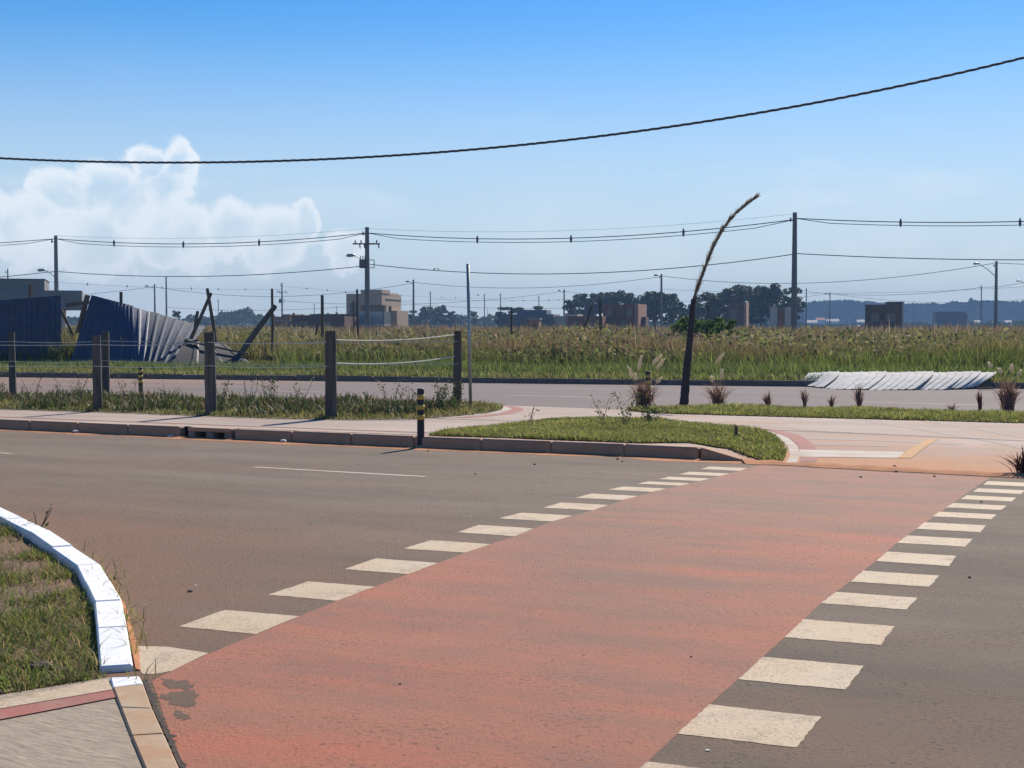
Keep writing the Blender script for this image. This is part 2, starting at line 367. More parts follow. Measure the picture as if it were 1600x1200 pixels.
# ------------------------------------------------------------------ ground
g = MB(); g.add([(-1500, -60, -.45), (1500, -60, -.45), (1500, 1600, -.45), (-1500, 1600, -.45)], [(0, 1, 2, 3)])
tag(obj('ground', g, M['field']), kind='structure')
def gridmesh(xs, y0f, y1f, ny, zf, dirtf=None, pw=1.0):
    V = []; D = []; nx = len(xs)
    for j in range(ny + 1):
        t = (j / ny) ** pw
        for x in xs:
            y = y0f(x) + (y1f(x) - y0f(x)) * t; V.append((x, y, zf(x, y)))
            D.append(dirtf(x, y) if dirtf else 0)
    Fc = [(j * nx + i, j * nx + i + 1, (j + 1) * nx + i + 1, (j + 1) * nx + i) for j in range(ny) for i in range(nx - 1)]
    me = bpy.data.meshes.new('sheet'); me.from_pydata(V, [], Fc); me.update(); me.shade_smooth()
    a = me.attributes.new('dirt', 'FLOAT', 'POINT'); a.data.foreach_set('value', np.array(D, np.float32)); return me
WK = [(-1.63, 6.32), (-2.03, 7.65), (-2.48, 8.85), (-3.23, 10.27), (-4.04, 11.6), (-5.2, 12.55), (-8, 13.9), (-14, 16.6), (-30, 23.7)]
WKV = [Vector((a, b)) for a, b in WK]
def dseg(p, pts):
    best = 9e9
    for a, b in zip(pts, pts[1:]):
        ab = b - a; t = max(0, min(1, (p - a).dot(ab) / ab.length_squared)); best = min(best, (a + ab * t - p).length)
    return best
def road_dirt(x, y):
    d = Yk(x) - y
    q = 1.05 * math.exp(-max(0, d - .15) / .16) + .22 * math.exp(-d / 1.2)
    q += .85 * math.exp(-dseg(Vector((x, y)), WKV) / 1.0)
    q += .5 * math.exp(-((x + 2.0) / 2.2) ** 2 - ((y - 10) / 2.6) ** 2)
    q += .35 * math.exp(-((x - 1.6) / 1.6) ** 2 - ((y - 5.4) / 1.4) ** 2)
    q += .25 * math.exp(-((x + 6) / 4) ** 2 - ((y - 16) / 2) ** 2)
    return q
xs = np.concatenate([np.linspace(-60, -12, 40), np.linspace(-11.8, 9, 130), np.linspace(9.3, 45, 40)])
near_road = tag(obj('near_road', gridmesh(xs, lambda x: -12, lambda x: Yk(x) - .001, 120, lambda x, y: camber(y * .9135 + x * .4067), road_dirt, .8), M['asphalt']), kind='structure')
ROADZ = lambda x, y: camber(y * .9135 + x * .4067)
far_road = tag(obj('far_road', gridmesh(np.linspace(-90, 80, 120), lambda x: Ye(x) - .05, lambda x: Yf(x) + .05, 12, lambda x, y: -.13,
               lambda x, y: .55 * math.exp(-((Yf(x) - y) / 2.5) ** 2) * sstep(4, -6, x) + .35 * sstep(-2, -12, x)), M['asphalt_far']), kind='structure')
def path_dirt(x, y):
    d = y - Yk(x)
    return sstep(2.4, 3.3, x) * (1.5 * math.exp(-d / .9) + .55 * math.exp(-d / 3)) + .08
cycle_path = tag(obj('cycle_path', gridmesh(np.concatenate([np.linspace(-60, -12, 30), np.linspace(-11.8, 14, 200), np.linspace(14.3, 50, 30)]), lambda x: Yk(x) + .002 if x > 2.7 else Yk(x) + .16, Ye, 40,
                 lambda x, y: hf(x, max(y, Yk(x) + .003)) if y < Ye(x) - .02 else hf(x, Ye(x) - .05), path_dirt), M['concrete']), kind='structure')
edge = ribbon([(x, Ye(x) + .01) for x in np.linspace(-60, 50, 80)], 0, .0, lambda x, y: 0, 0)
mb = MB()
X_ = list(np.linspace(-60, 50, 160))
mb.v = [(x, Ye(x), -.3) for x in X_] + [(x, Ye(x), 0) for x in X_]; n_ = len(X_)
mb.f = [(i, i + 1, n_ + i + 1, n_ + i) for i in range(n_ - 1)]
obj('path_edge', mb, M['kerbtop'], cycle_path)
field = tag(obj('field', gridmesh(np.concatenate([np.linspace(-1400, -100, 14), np.linspace(-95, 95, 60), np.linspace(100, 1400, 14)]), lambda x: Yf(x) + .12, lambda x: 1500, 60, lambda x, y: -.01, pw=2.2), M['field']), kind='structure')

# red cycle crossing
Lpx = [(1188, 727), (1155, 735.7), (1125, 744), (1093.5, 751.7), (1063, 759), (1019, 768.7), (974, 781.7), (926, 797.6), (862.5, 815), (804, 838), (727, 864), (637.5, 897.5), (526.6, 939), (400, 991), (300, 1033), (237, 1064)]
Rpx = [(1548, 746.5), (1527, 759), (1505, 775), (1480, 793), (1447, 816), (1402, 848), (1372, 874), (1328, 909), (1283, 943), (1226, 996), (1153, 1062), (1058, 1147), (960, 1240), (850, 1340), (640, 1500)]
LW, RW = Gs(Lpx), Gs(Rpx)
poly = LW[::-1] + RW + Gs([(430, 1500), (335, 1340), (284, 1200)])
red = sheet('cycle_crossing', poly, M['redpaint'], .0010, .25, ROADZ)
tag(red, kind='structure')
def red_dirt(p):
    return .15 + .65 * sstep(8.5, 13, p.y) * (1 - .5 * sstep(15, 17, p.y)) + .45 * math.exp(-((p.x - .6) / .8) ** 2 - ((p.y - 9) / 2.5) ** 2)
a = red.data.attributes.new('dirt', 'FLOAT', 'POINT'); a.data.foreach_set('value', np.array([red_dirt(v.co) for v in red.data.vertices], np.float32))
# painted squares either side
Udir = Vector((math.cos(ROADROT), -math.sin(ROADROT)))
def squares(bottoms, side, size=.45, pitch=None):
    W = [G(a, b) for a, b in bottoms]
    for i, p in enumerate(W):
        q = W[i + 1] if i + 1 < len(W) else p + (p - W[i - 1])
        d = (q - p); a0 = Vector((p.x, p.y)); a1 = Vector((p.x + d.x * .5, p.y + d.y * .5))
        u = Udir * size * side + Vector((random.uniform(-.01, .01), random.uniform(-.01, .01)))
        ring = [a0, a0 + u, a1 + u, a1]; rg = []
        for c0, c1 in zip(ring, ring[1:] + ring[:1]):
            k = 12; rg += [c0 + (c1 - c0) * (j / k) + Vector((random.uniform(-.003, .003), random.uniform(-.005, .005))) for j in range(k)]
        ring = rg
        if side < 0: ring = ring[::-1]
        sheet('painted_square', ring, M['cream'], .0019, .12, ROADZ, parent=near_road)
squares([(400, 991), (526.6, 939), (637.5, 897.5), (727, 864), (804, 838), (862.5, 815), (926, 797.6), (974, 781.7), (1019, 768.7), (1063, 759), (1093.5, 751.7), (1125, 744), (1155, 735.7)], -1)
squares([(958, 1241), (1058, 1147), (1153, 1062), (1226, 996), (1283, 943), (1328, 909), (1369, 877), (1402, 848.5), (1432, 826.5), (1457, 807), (1478, 793), (1501, 780), (1520, 768.5), (1536, 757.5)], 1)
o = sheet('painted_square', Gs([(213, 1010), (262, 1011), (326, 1021), (300, 1033), (268, 1049), (240, 1054), (222, 1053), (210, 1035)]), M['cream'], .0019, .1, ROADZ, parent=near_road)
for w in ([(255, 1062), (285, 1063), (302, 1072), (292, 1079), (262, 1074)], [(252, 1087), (275, 1080), (300, 1081), (307, 1090), (296, 1108), (270, 1100)], [(276, 1112), (290, 1111), (292, 1124), (280, 1126)]):
    c_ = Gs(w); ring = []
    for a, b in zip(c_, c_[1:] + c_[:1]):
        for t in (0, .25, .5, .75): p = a.lerp(b, t); ring.append(p + Vector((random.uniform(-.018, .018), random.uniform(-.03, .03), 0)))
    sheet('worn_patch', ring, M['worn'], .0020, .06, ROADZ, parent=red)
# road dashes
for rd, a, b, z, w in ((near_road, (397, 730), (665, 745), 'n', .1), (near_road, (-60, 704), (18, 709), 'n', .1), (far_road, (790, 617.5), (968, 621.5), 'f', .12), (far_road, (1340, 628), (1530, 633), 'f', .12), (far_road, (430, 611), (532, 613.5), 'f', .12), (far_road, (60, 606), (150, 607.5), 'f', .12)):
    if z == 'n': p, q = G(*a), G(*b); zf = ROADZ
    else: p, q = atz(*a, -.13), atz(*b, -.13); zf = lambda x, y: -.13
    obj('lane_dash', ribbon([p, q], -w / 2, w / 2, zf, .003), M['whiteline'], rd)

# ------------------------------------------------------------------ kerbs
def soil_strip(pts, wmin, wmax, side, seed):
    q = [Vector((p[0], p[1])) for p in pts]; mb = MB(); k = 0
    for a, b in zip(q, q[1:]):
        t = (b - a).normalized(); nr = Vector((-t.y, t.x)) * side; m = max(1, int((b - a).length / .1))
        for i in range(m):
            p = a + (b - a) * (i / m); f = .5 + .5 * noise.fractal(Vector((k * .11, seed, 0)), 1, 2, 4); k += 1
            w = wmin + (wmax - wmin) * max(0, f); e = p + nr * w; md = p + nr * w * .5
            mb.v += [(p.x, p.y, ROADZ(p.x, p.y) + .012), (md.x, md.y, ROADZ(md.x, md.y) + .008), (e.x, e.y, ROADZ(e.x, e.y) + .0012)]
    n = len(mb.v) // 3
    mb.f = [f for i in range(n - 1) for f in ((3 * i, 3 * i + 1, 3 * i + 4, 3 * i + 3), (3 * i + 1, 3 * i + 2, 3 * i + 5, 3 * i + 4))]
    obj('gutter_soil', mb, M['soil'], near_road, True)
soil_strip([(x, Yk(x)) for x in np.linspace(-14, 2.9, 60)], .06, .5, -1, 1)
soil_strip([(x, y) for x, y in WK[:6]], .0, .045, -1, 5)
def stone_mesh(l, w, h, b=.02):
    return bevel(MB().box((0, 0, -h / 2), (l, w, h)), b)
kerb = tag(bpy.data.objects.new('near_kerb', None), kind='structure'); col.objects.link(kerb)
sm = stone_mesh(.992, .15, .3); sm.materials.append(M['kerbtop'])
xk = 2.30; INLET = (atz(293, 684, ZR).x, atz(362, 687, ZR).x)
x = xk
while x > -28:
    y = Yk(x); xn = x - .95
    d = Vector((x - xn, y - Yk(xn))); xn = x - d.x / d.length; 
    if not (xn < INLET[1] - .02 and x > INLET[0] + .02):
        c = Vector(((x + xn) / 2, (y + Yk(xn)) / 2 + .08, .006 + random.uniform(-.004, .004)))
        o = obj('kerb_stone', sm, None, kerb); o.location = c; o.rotation_euler = (random.uniform(-.01, .01), 0, math.atan2(d.y, d.x) + random.uniform(-.006, .006))
    elif x - INLET[1] > .15:      # shortened stone before the inlet
        l = x - INLET[1]; o = obj('kerb_stone', stone_mesh(l / math.cos(.5), .15, .3), M['kerbtop'], kerb); o.location = ((x + INLET[1]) / 2, Yk((x + INLET[1]) / 2) + .08, .006); o.rotation_euler = (0, 0, math.atan2(d.y, d.x))
        x = INLET[1]; 
    x = xn if x != INLET[1] else INLET[0]
# ramped end stone
a0, a1 = Vector((2.30, Yk(2.30))), Vector((2.83, Yk(2.83))); nn = Vector((.45, .89)) * .15
mb = MB(); mb.v = [(a0.x, a0.y, -.3), (a1.x, a1.y, -.3), (a1.x + nn.x, a1.y + nn.y, -.3), (a0.x + nn.x, a0.y + nn.y, -.3), (a0.x, a0.y, .006), (a1.x, a1.y, -.135), (a1.x + nn.x, a1.y + nn.y, -.13), (a0.x + nn.x, a0.y + nn.y, .006)]
mb.f = [(0, 3, 2, 1), (4, 5, 6, 7), (0, 1, 5, 4), (1, 2, 6, 5), (2, 3, 7, 6), (3, 0, 4, 7)]
obj('kerb_stone', mb, M['kerbtop'], kerb)
# flush kerb under the crossing end
x = 2.85
while x < 12:
    xn = x + .9; d = Vector((.9, Yk(xn) - Yk(x)))
    o = obj('kerb_stone', sm, None, kerb); o.location = ((x + xn) / 2, (Yk(x) + Yk(xn)) / 2 + .06, ZR + .006); o.rotation_euler = (0, 0, math.atan2(d.y, d.x)); x = xn
# storm drain inlet with two mouths
p, q = Vector((INLET[0], Yk(INLET[0]))), Vector((INLET[1], Yk(INLET[1])))
dl = thing('drain_inlet', 'concrete storm drain inlet with two dark mouths set into the grey kerb', 'drain', loc=((p.x + q.x) / 2, (p.y + q.y) / 2, ZR), rz=math.atan2((q - p).y, (q - p).x))
W_ = (q - p).length
obj('top_slab', bevel(MB().box((0, .07, .125), (W_ - .01, .17, .06)), .012), M['kerbtop'], dl)
for k in (-1, 0, 1): obj('pier', bevel(MB().box((k * (W_ / 2 - .07), .07, .028), (.13, .16, .134)), .012), M['kerbstone'], dl)
obj('back_wall', MB().box((0, .45, -.02), (W_, .05, .22)), M['black'], dl)  # black on back wall and sill paints the shade inside the mouths
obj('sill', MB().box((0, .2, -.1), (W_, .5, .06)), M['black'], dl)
# far kerb
fk = tag(bpy.data.objects.new('far_kerb', None), kind='structure'); col.objects.link(fk)
fm = stone_mesh(1.19, .15, .32, .02); fm.materials.append(M['farkerb'])
x = -26
while x < 24:
    xn = x + 1.16; d = Vector((1.16, Yf(xn) - Yf(x)))
    o = obj('kerb_stone', fm, None, fk); o.location = ((x + xn) / 2, (Yf(x) + Yf(xn)) / 2 + .08, .022 + random.uniform(-.012, .012)); o.rotation_euler = (random.uniform(-.03, .03), random.uniform(-.006, .006), math.atan2(d.y, d.x) + random.uniform(-.012, .012)); x = xn
# white painted kerb at the corner
wk = tag(bpy.data.objects.new('white_kerb', None), kind='structure'); col.objects.link(wk)
KH, KW = .06, .15
cuts = [WKV[0]]
for a, b in zip(WKV, WKV[1:]):
    k = max(1, round((b - a).length / .72)); cuts += [a + (b - a) * (i / k) for i in range(1, k + 1)]
inn = []
for i, p in enumerate(cuts):
    t = (cuts[min(i + 1, len(cuts) - 1)] - cuts[max(i - 1, 0)]).normalized(); inn.append(p + Vector((-t.y, t.x)) * KW)
for i in range(len(cuts) - 1):
    a, b, c, d = cuts[i], cuts[i + 1], inn[i + 1], inn[i]; e = .0035
    a, b = a + (b - a) * e, b + (a - b) * e; d, c = d + (c - d) * e, c + (d - c) * e
    h = KH + random.uniform(-.006, .006); sl_ = .012; h0 = .03 if i == 0 else h
    off = (a - d).normalized() * sl_
    mb = MB(); mb.v = [(v.x, v.y, -.1) for v in (a, b, c, d)] + [(v.x, v.y, hh) for v, hh in ((a - off, h0), (b - off, h), (c, h), (d, h0))]
    mb.f = [(3, 2, 1, 0), (4, 5, 6, 7), (0, 1, 5, 4), (1, 2, 6, 5), (2, 3, 7, 6), (3, 0, 4, 7)]
    obj('kerb_stone', bevel(mb, .008), M['whitepaint'], wk)
# dropped concrete kerb and ramp in the corner
ck = [(218, 1057), (224, 1070), (238, 1108), (256, 1147), (284, 1210), (330, 1330), (400, 1500)]
ci = [(172, 1060), (176, 1075), (188, 1106), (205, 1150), (231, 1212), (268, 1330), (330, 1500)]
for k in range(len(ck) - 1):
    a, b, c, d = [atz(*q, .02) for q in (ck[k], ck[k + 1], ci[k + 1], ci[k])]
    e = .006; a, b = a + (b - a) * e, b + (a - b) * e; d, c = d + (c - d) * e, c + (d - c) * e
    mb = MB(); mb.v = [(v.x, v.y, -.1) for v in (a, b, c, d)] + [(v.x, v.y, .022 + random.uniform(0, .004)) for v in (a, b, c, d)]
    mb.f = [(0, 1, 2, 3), (7, 6, 5, 4), (4, 5, 1, 0), (5, 6, 2, 1), (6, 7, 3, 2), (7, 4, 0, 3)]
    obj('kerb_stone', bevel(mb, .006), M['whitepaint'] if k == 0 else M['cornerkerb'] if 'cornerkerb' in M else M.setdefault('cornerkerb', mat('cornerkerb', (.40, .33, .24, 1), (.38, .22, .12, 1), 3.5, .9, .35, 30)), wk)
seam = MB(); rr = Gs([(226, 1066), (240, 1104), (258, 1143), (287, 1205), (332, 1320)])
wl = []
for a, b in zip(rr, rr[1:]):
    k = 14; wl += [a + (b - a) * (i / k) for i in range(k)]
for i, p in enumerate(wl):
    w0 = .006 + .02 * abs(noise.noise(Vector((i * .6, 0, 1)))); w1 = .006 + .045 * abs(noise.noise(Vector((i * .5, 5, 1))))
    seam.v += [(p.x - w0, p.y, .012), (p.x + w1, p.y, .0125)]
seam.f = [(2 * i, 2 * i + 1, 2 * i + 3, 2 * i + 2) for i in range(len(wl) - 1)]
obj('tar_seam', seam, M['tarseam'], near_road)
swz = lambda x, y: .012
sw = sheet('corner_ramp', [atz(*q, .012) for q in [(-300, 1118), (0, 1086), (172, 1058), (176, 1075), (188, 1106), (205, 1150), (231, 1212), (268, 1330), (330, 1500), (-300, 1500)]], M['broom'], 0, .3, swz)
tag(sw, kind='structure')
def band(nm, pts, m, dz, zf, parent): return sheet(nm, pts, m, dz, .2, zf, parent=parent)
band('white_band', [atz(*q, .012) for q in [(-300, 1146), (0, 1096), (168, 1062), (176, 1079), (0, 1109), (-300, 1162)]], M['cream'], .005, swz, sw)
band('red_band', [atz(*q, .012) for q in [(-300, 1163), (0, 1110), (176, 1080), (182, 1091), (0, 1126), (-300, 1182)]], M['redband'], .005, swz, sw)

# verge behind the white kerb
vp = [(p.x, p.y) for p in inn] + [(-30, 12), (-30, 3)] + [tuple(atz(*q, .0)[:2]) for q in [(-300, 1118), (0, 1085), (165, 1057)]]
def vz(x, y):
    d = dseg(Vector((x, y)), [Vector(p) for p in [(q.x, q.y) for q in inn]]); return -.02 + .05 * sstep(.05, .9, d) + .02 * noise.noise(Vector((x * 2, y * 2, 0)))
vis = [tuple(atz(*q, 0.02)[:2]) for q in [(-30, 800), (0, 808), (70, 862), (120, 900), (146, 958), (162, 1036), (165, 1054), (0, 1082), (-60, 1090)]]
verge = tag(sheet('corner_verge', vp, M['verge'], .002, .5, vz), kind='structure')
q = scatter(vis, 26000); nf = fbm(q, 1.6, 3)
keep = rng.uniform(0, 1, len(q)) < np.clip(.55 + nf * 1.5, .06, 1); q = q[keep]; nf = nf[keep]
P0 = np.array([(x, y, vz(x, y)) for x, y in q]); n = len(q); r1 = rng.uniform(0, 1, n)
C = np.where((r1 < .3)[:, None], [.34, .26, .12], np.where((r1 < .65)[:, None], [.21, .24, .055], [.13, .18, .04])) * rng.uniform(.7, 1.3, (n, 1))
tall = (rng.uniform(0, 1, n) < .04)
gv = blades(P0, rng.uniform(.025, .075, n) * np.where(tall, 2.0, 1), rng.uniform(.004, .009, n), rng.uniform(.3, 1.6, n), C)
tag(obj('verge_grass', npmesh('verge_grass', *gv), M['grass']), 'sparse green and straw grass growing on the corner verge', 'grass', kind='stuff')

tq = []
for (px, py, k, sp) in [(170, 905, 26, .05), (176, 925, 22, .05), (196, 975, 26, .04), (204, 1000, 30, .04), (207, 1020, 16, .03), (185, 945, 14, .04), (150, 880, 12, .05), (110, 858, 12, .06), (222, 1066, 10, .02)]:
    b = G(px, py); tq += [(b.x + random.gauss(0, sp), b.y + random.gauss(0, sp * 2)) for _ in range(k)]
tq = np.array(tq); n = len(tq); tc_ = np.array([(.22, .23, .06), (.16, .2, .05), (.34, .25, .12)])[rng.integers(0, 3, n)]
tag(obj('kerb_tufts', npmesh('kerb_tufts', *blades(np.column_stack([tq, np.zeros(n)]), rng.uniform(.03, .13, n), .006, rng.uniform(.3, 1.5, n), tc_)), M['grass']), 'thin grass tufts growing along the road side of the white kerb', 'grass', kind='stuff')
# ------------------------------------------------------------------ lawns on the median
strip1_front = [(-350, 628), (0, 640), (200, 646), (400, 654), (560, 657), (650, 655.5), (712, 651), (762, 646), (783, 641)]
strip1_back = [(786, 637.5), (770, 634.5), (737, 631), (560, 628), (400, 626), (200, 621), (0, 617.5), (-350, 609)]
S1 = Gs(strip1_front + strip1_back)
island = Gs([(668, 681), (740, 671), (825, 661.5), (865, 656.5), (940, 655), (1010, 656), (1112, 667), (1187, 674), (1212, 684), (1225, 697), (1228, 712), (1222, 723), (1195, 722), (1150, 706.5), (1137, 701.5), (1000, 693), (800, 685)])
S2 = Gs([(978, 640.5), (1010, 645.5), (1200, 651), (1600, 661.5), (2200, 677), (2200, 666), (1600, 649.5), (1200, 637.5), (1060, 636.5)])
l1 = tag(sheet('post_verge', S1, M['lawnsoil'], .012, .5), kind='structure')
l2 = tag(sheet('lawn_island', island, M['lawnsoil'], .012, .3), kind='structure')
l3 = tag(sheet('shrub_verge', S2, M['lawnsoil'], .012, .5), kind='structure')
HZ = hf
obj('white_edging', ribbon(Gs(strip1_front + [(786, 637.5), (770, 634.5), (737, 631)]), -.13, .0, HZ, .004), M['whiteline'], cycle_path)
obj('red_edging', ribbon(Gs([(700, 652), (740, 649), (768, 646), (785, 641), (787, 638), (772, 635)]), -.36, -.15, HZ, .003), M['redband'], cycle_path)
obj('white_edging', ribbon(Gs([(1112, 667), (1187, 674), (1214, 684), (1228, 697), (1232, 712), (1226, 723)]), .02, .14, HZ, .004), M['whiteline'], cycle_path)
obj('red_edging', ribbon(Gs([(1140, 669), (1187, 674), (1214, 684), (1228, 697), (1232, 712), (1228, 722)]), .16, .36, HZ, .003), M['redband'], cycle_path)
obj('white_edging', ribbon(Gs([(-350, 642), (0, 655), (400, 670.5), (650, 679.5)]), -.02, .1, HZ, .005), M['whiteline'], cycle_path)
obj('red_edging', ribbon(Gs([(-350, 640), (0, 653), (400, 668), (660, 677.5)]), .12, .2, HZ, .004), M['redband'], cycle_path)
sheet('stop_line', Gs([(1250, 703), (1412, 706.5), (1408, 716), (1246, 714)]), M['whiteline'], .004, .3, parent=cycle_path)
for pts, w in (([(1330, 653.5), (1400, 664), (1480, 678), (1600, 700)], .16), ([(1440, 657), (1500, 666), (1640, 690)], .12), ([(1240, 685), (1350, 687), (1500, 694)], .2), ([(1180, 664), (1260, 672), (1330, 676)], .12), ([(1265, 694), (1390, 697)], .16)):
    obj('tyre_mark', ribbon(Gs(pts), -w / 2, w / 2, HZ, .002), M['tyre'], cycle_path)
sheet('yellow_line', Gs([(1402, 716), (1450, 686.5), (1466, 686.5), (1424, 716)]), M['yellowband'], .005, .3, parent=cycle_path)
def lawn(name, poly, n, h, cols, label, w=.012, lean=(.2, 1.2), patch=.8):
    q = scatter(poly, n); nf = fbm(q, .9, 11); P0 = lift(q, .01)
    r = rng.uniform(0, 1, n); cc = np.array(cols); idx = np.minimum((r * len(cc)).astype(int), len(cc) - 1)
    C = cc[idx] * rng.uniform(.75, 1.25, (n, 1)) * (1 + patch * .5 * nf)[:, None]
    H = rng.uniform(h[0], h[1], n) * (1 + .8 * np.clip(nf, -.6, .9))
    tag(obj(name, npmesh(name, *blades(P0, H, w * rng.uniform(.7, 1.3, n), rng.uniform(*lean, n), C)), M['grass']), label, 'grass', kind='stuff')
GRN = [(.25, .27, .06), (.19, .24, .045), (.33, .30, .11), (.28, .26, .08)]
lawn('island_grass', island, 42000, (.03, .075), GRN, 'short green lawn grass on the island beside the crossing', .014)
S2v = Gs([(978, 640.5), (1010, 645.5), (1200, 651), (2200, 677), (2200, 666), (1600, 649.5), (1200, 637.5), (1060, 636.5)])
lawn('shrub_verge_grass', S2v, 46000, (.03, .085), GRN, 'short green grass on the verge under the purple grass clumps', .016)
S1v = Gs([(-60, 638)] + strip1_front[1:] + strip1_back[:-1] + [(-60, 615.5)])
lawn('post_verge_grass', S1v, 30000, (.03, .10), [(.20, .21, .055), (.15, .18, .045), (.27, .23, .10), (.2, .14, .07)], 'rough low grass on the verge under the wooden posts', .018)
# dense low weeds along the posts
tip1 = Gs([(-60, 636), (0, 639), (200, 645), (400, 652), (560, 655), (650, 653), (720, 645), (715, 637), (600, 631), (400, 629), (200, 624), (0, 620.5), (-60, 619)])
q = scatter(tip1, 9000); nf = fbm(q, .8, 21); k = nf > .06; q = q[k]; nf = nf[k]; n = len(q); P0 = lift(q, .02)
r = rng.uniform(0, 1, n)[:, None]
C = np.where(r < .22, [.20, .135, .07], np.where(r < .6, [.11, .125, .04], [.075, .10, .028])) * rng.uniform(.7, 1.3, (n, 1))
b1 = blades(P0, rng.uniform(.06, .19, n) * (1 + np.clip(nf, 0, .6)), .03, rng.uniform(.1, 1.0, n), C)
tag(obj('low_weeds', npmesh('low_weeds', *b1), M['leaf']), 'dense dark low weeds tangled round the feet of the wooden posts', 'weeds', kind='stuff')
# soil ridge along the end of the crossing
sx = np.linspace(2.75, 12, 130); mb = MB()
for i, x in enumerate(sx):
    y = Yk(x); n0 = noise.noise(Vector((x * 2.3, 0, 4))); n1 = noise.noise(Vector((x * 5, 2, 4)))
    w = .24 + .12 * n0; h = .03 + .024 * n1 + .012 * n0
    for t, hh in ((-1, 0), (-.5, .6), (0, 1), (.5, .6), (1.2, 0)):
        yy = y + .02 + t * w; mb.v.append((x, yy, (ROADZ(x, y) if t < .2 else hf(x, y + .03)) + .006 + hh * max(.004, h)))
mb.f = [(i * 5 + k, (i + 1) * 5 + k, (i + 1) * 5 + k + 1, i * 5 + k + 1) for i in range(len(sx) - 1) for k in range(4)]
tag(obj('soil_ridge', mb, M['soil'], smooth=True), 'low ridge of orange soil along the far end of the red crossing', 'soil', kind='stuff')

# ------------------------------------------------------------------ tall field
def fieldpts(n, d0, d1, xw=1.0, pw=1.0):
    d = d0 + (d1 - d0) * rng.uniform(0, 1, n) ** pw
    u = rng.uniform(-1, 1, n) * xw
    y = 45 + d; x = u * (y * .36 + 3)
    y = np.array([Yf(a) for a in x]) + d
    return np.stack([x, y], 1)
parts = []
def addfield(n, d0, d1, h0, h1, w, cols, lean=(.05, .7), pw=1.0, s=.16, amp=.35, off=5):
    q = fieldpts(n, d0, d1, pw=pw); nf = fbm(q, s, off); nf2 = fbm(q, .05, off + 9)
    r = rng.uniform(0, 1, n); cc = np.array(cols); m = np.clip(r + nf2 * .55, 0, .999); C = cc[(m * len(cc)).astype(int)] * rng.uniform(.65, 1.35, (n, 1))
    C = C * np.array([1.08, 1.06, 1.12])
    H = rng.uniform(h0, h1, n) * (1 + amp * nf)
    H = np.where((q[:, 0] < -7.6) & (q[:, 1] < 51.5), np.minimum(H, .12 + .25 * rng.uniform(0, 1, n)), H)
    P0 = np.column_stack([q, np.full(n, -.01)])
    parts.append(blades(P0, H, w * rng.uniform(.6, 1.4, n), rng.uniform(*lean, n), C))
BR = [(.22, .20, .065), (.165, .17, .05), (.19, .165, .065), (.155, .13, .058), (.21, .155, .085), (.235, .14, .09)]
GG = [(.14, .185, .045), (.18, .215, .055), (.12, .155, .04)]
addfield(26000, .15, 2.5, .10, .24, .022, [(.22, .23, .07), (.17, .23, .05), (.26, .24, .09)], (.2, 1.2))
addfield(34000, 1.2, 5.5, .20, .48, .028, GG, (.1, .8))
addfield(30000, 4, 9, .4, .9, .035, [(.13, .17, .035), (.16, .19, .045), (.15, .14, .05), (.11, .13, .035)])
addfield(70000, 6.5, 22, .75, 1.22, .038, BR, pw=1.4)
addfield(40000, 20, 60, .9, 1.35, .07, BR[1:], pw=1.2)
addfield(22000, 60, 190, .9, 1.5, .16, BR[1:], pw=1.2, s=.05)
addfield(2600, 7, 30, 1.1, 1.6, .025, [(.42, .36, .24), (.34, .25, .17), (.3, .17, .12)], (.05, .5))
q = fieldpts(52000, 5.0, 34, pw=1.5); nf = fbm(q, .22, 31); k_ = (nf > -.12) & ~((q[:, 0] < -7.2) & (q[:, 1] < 53)); q = q[k_]; nf = nf[k_]; n = len(q)
zt = rng.uniform(.15, 1, n) ** .7 * (np.clip((q[:, 1] - np.array([Yf(a) for a in q[:, 0]])) / 9, .35, 1)) * (1.1 + .55 * nf)
c_ = np.column_stack([q, zt]); u_ = rng.normal(0, 1, (n, 3)); u_ /= np.linalg.norm(u_, axis=1)[:, None]; v_ = np.cross(u_, rng.normal(0, 1, (n, 3))); v_ /= np.linalg.norm(v_, axis=1)[:, None]
s_ = rng.uniform(.05, .11, (n, 1)); VV = np.stack([c_ - u_ * s_, c_ + v_ * s_ * .6, c_ + u_ * s_, c_ - v_ * s_ * .6], 1).reshape(-1, 3); i_ = np.arange(n)[:, None] * 4
TT = np.concatenate([i_ + [0, 1, 2], i_ + [0, 2, 3]], 1).reshape(-1, 3); cc_ = np.array([(.13, .145, .045), (.17, .16, .06), (.11, .12, .05), (.20, .155, .085)])[rng.integers(0, 4, n)] * rng.uniform(.7, 1.7, (n, 1))
parts.append((VV, TT, np.repeat(cc_, 4, 0)))
tag(obj('tall_field_grass', npmesh('tall_field_grass', *join(parts)), M['grass']), 'tall brownish green weeds covering the empty lots beyond the far road', 'grass', kind='stuff')

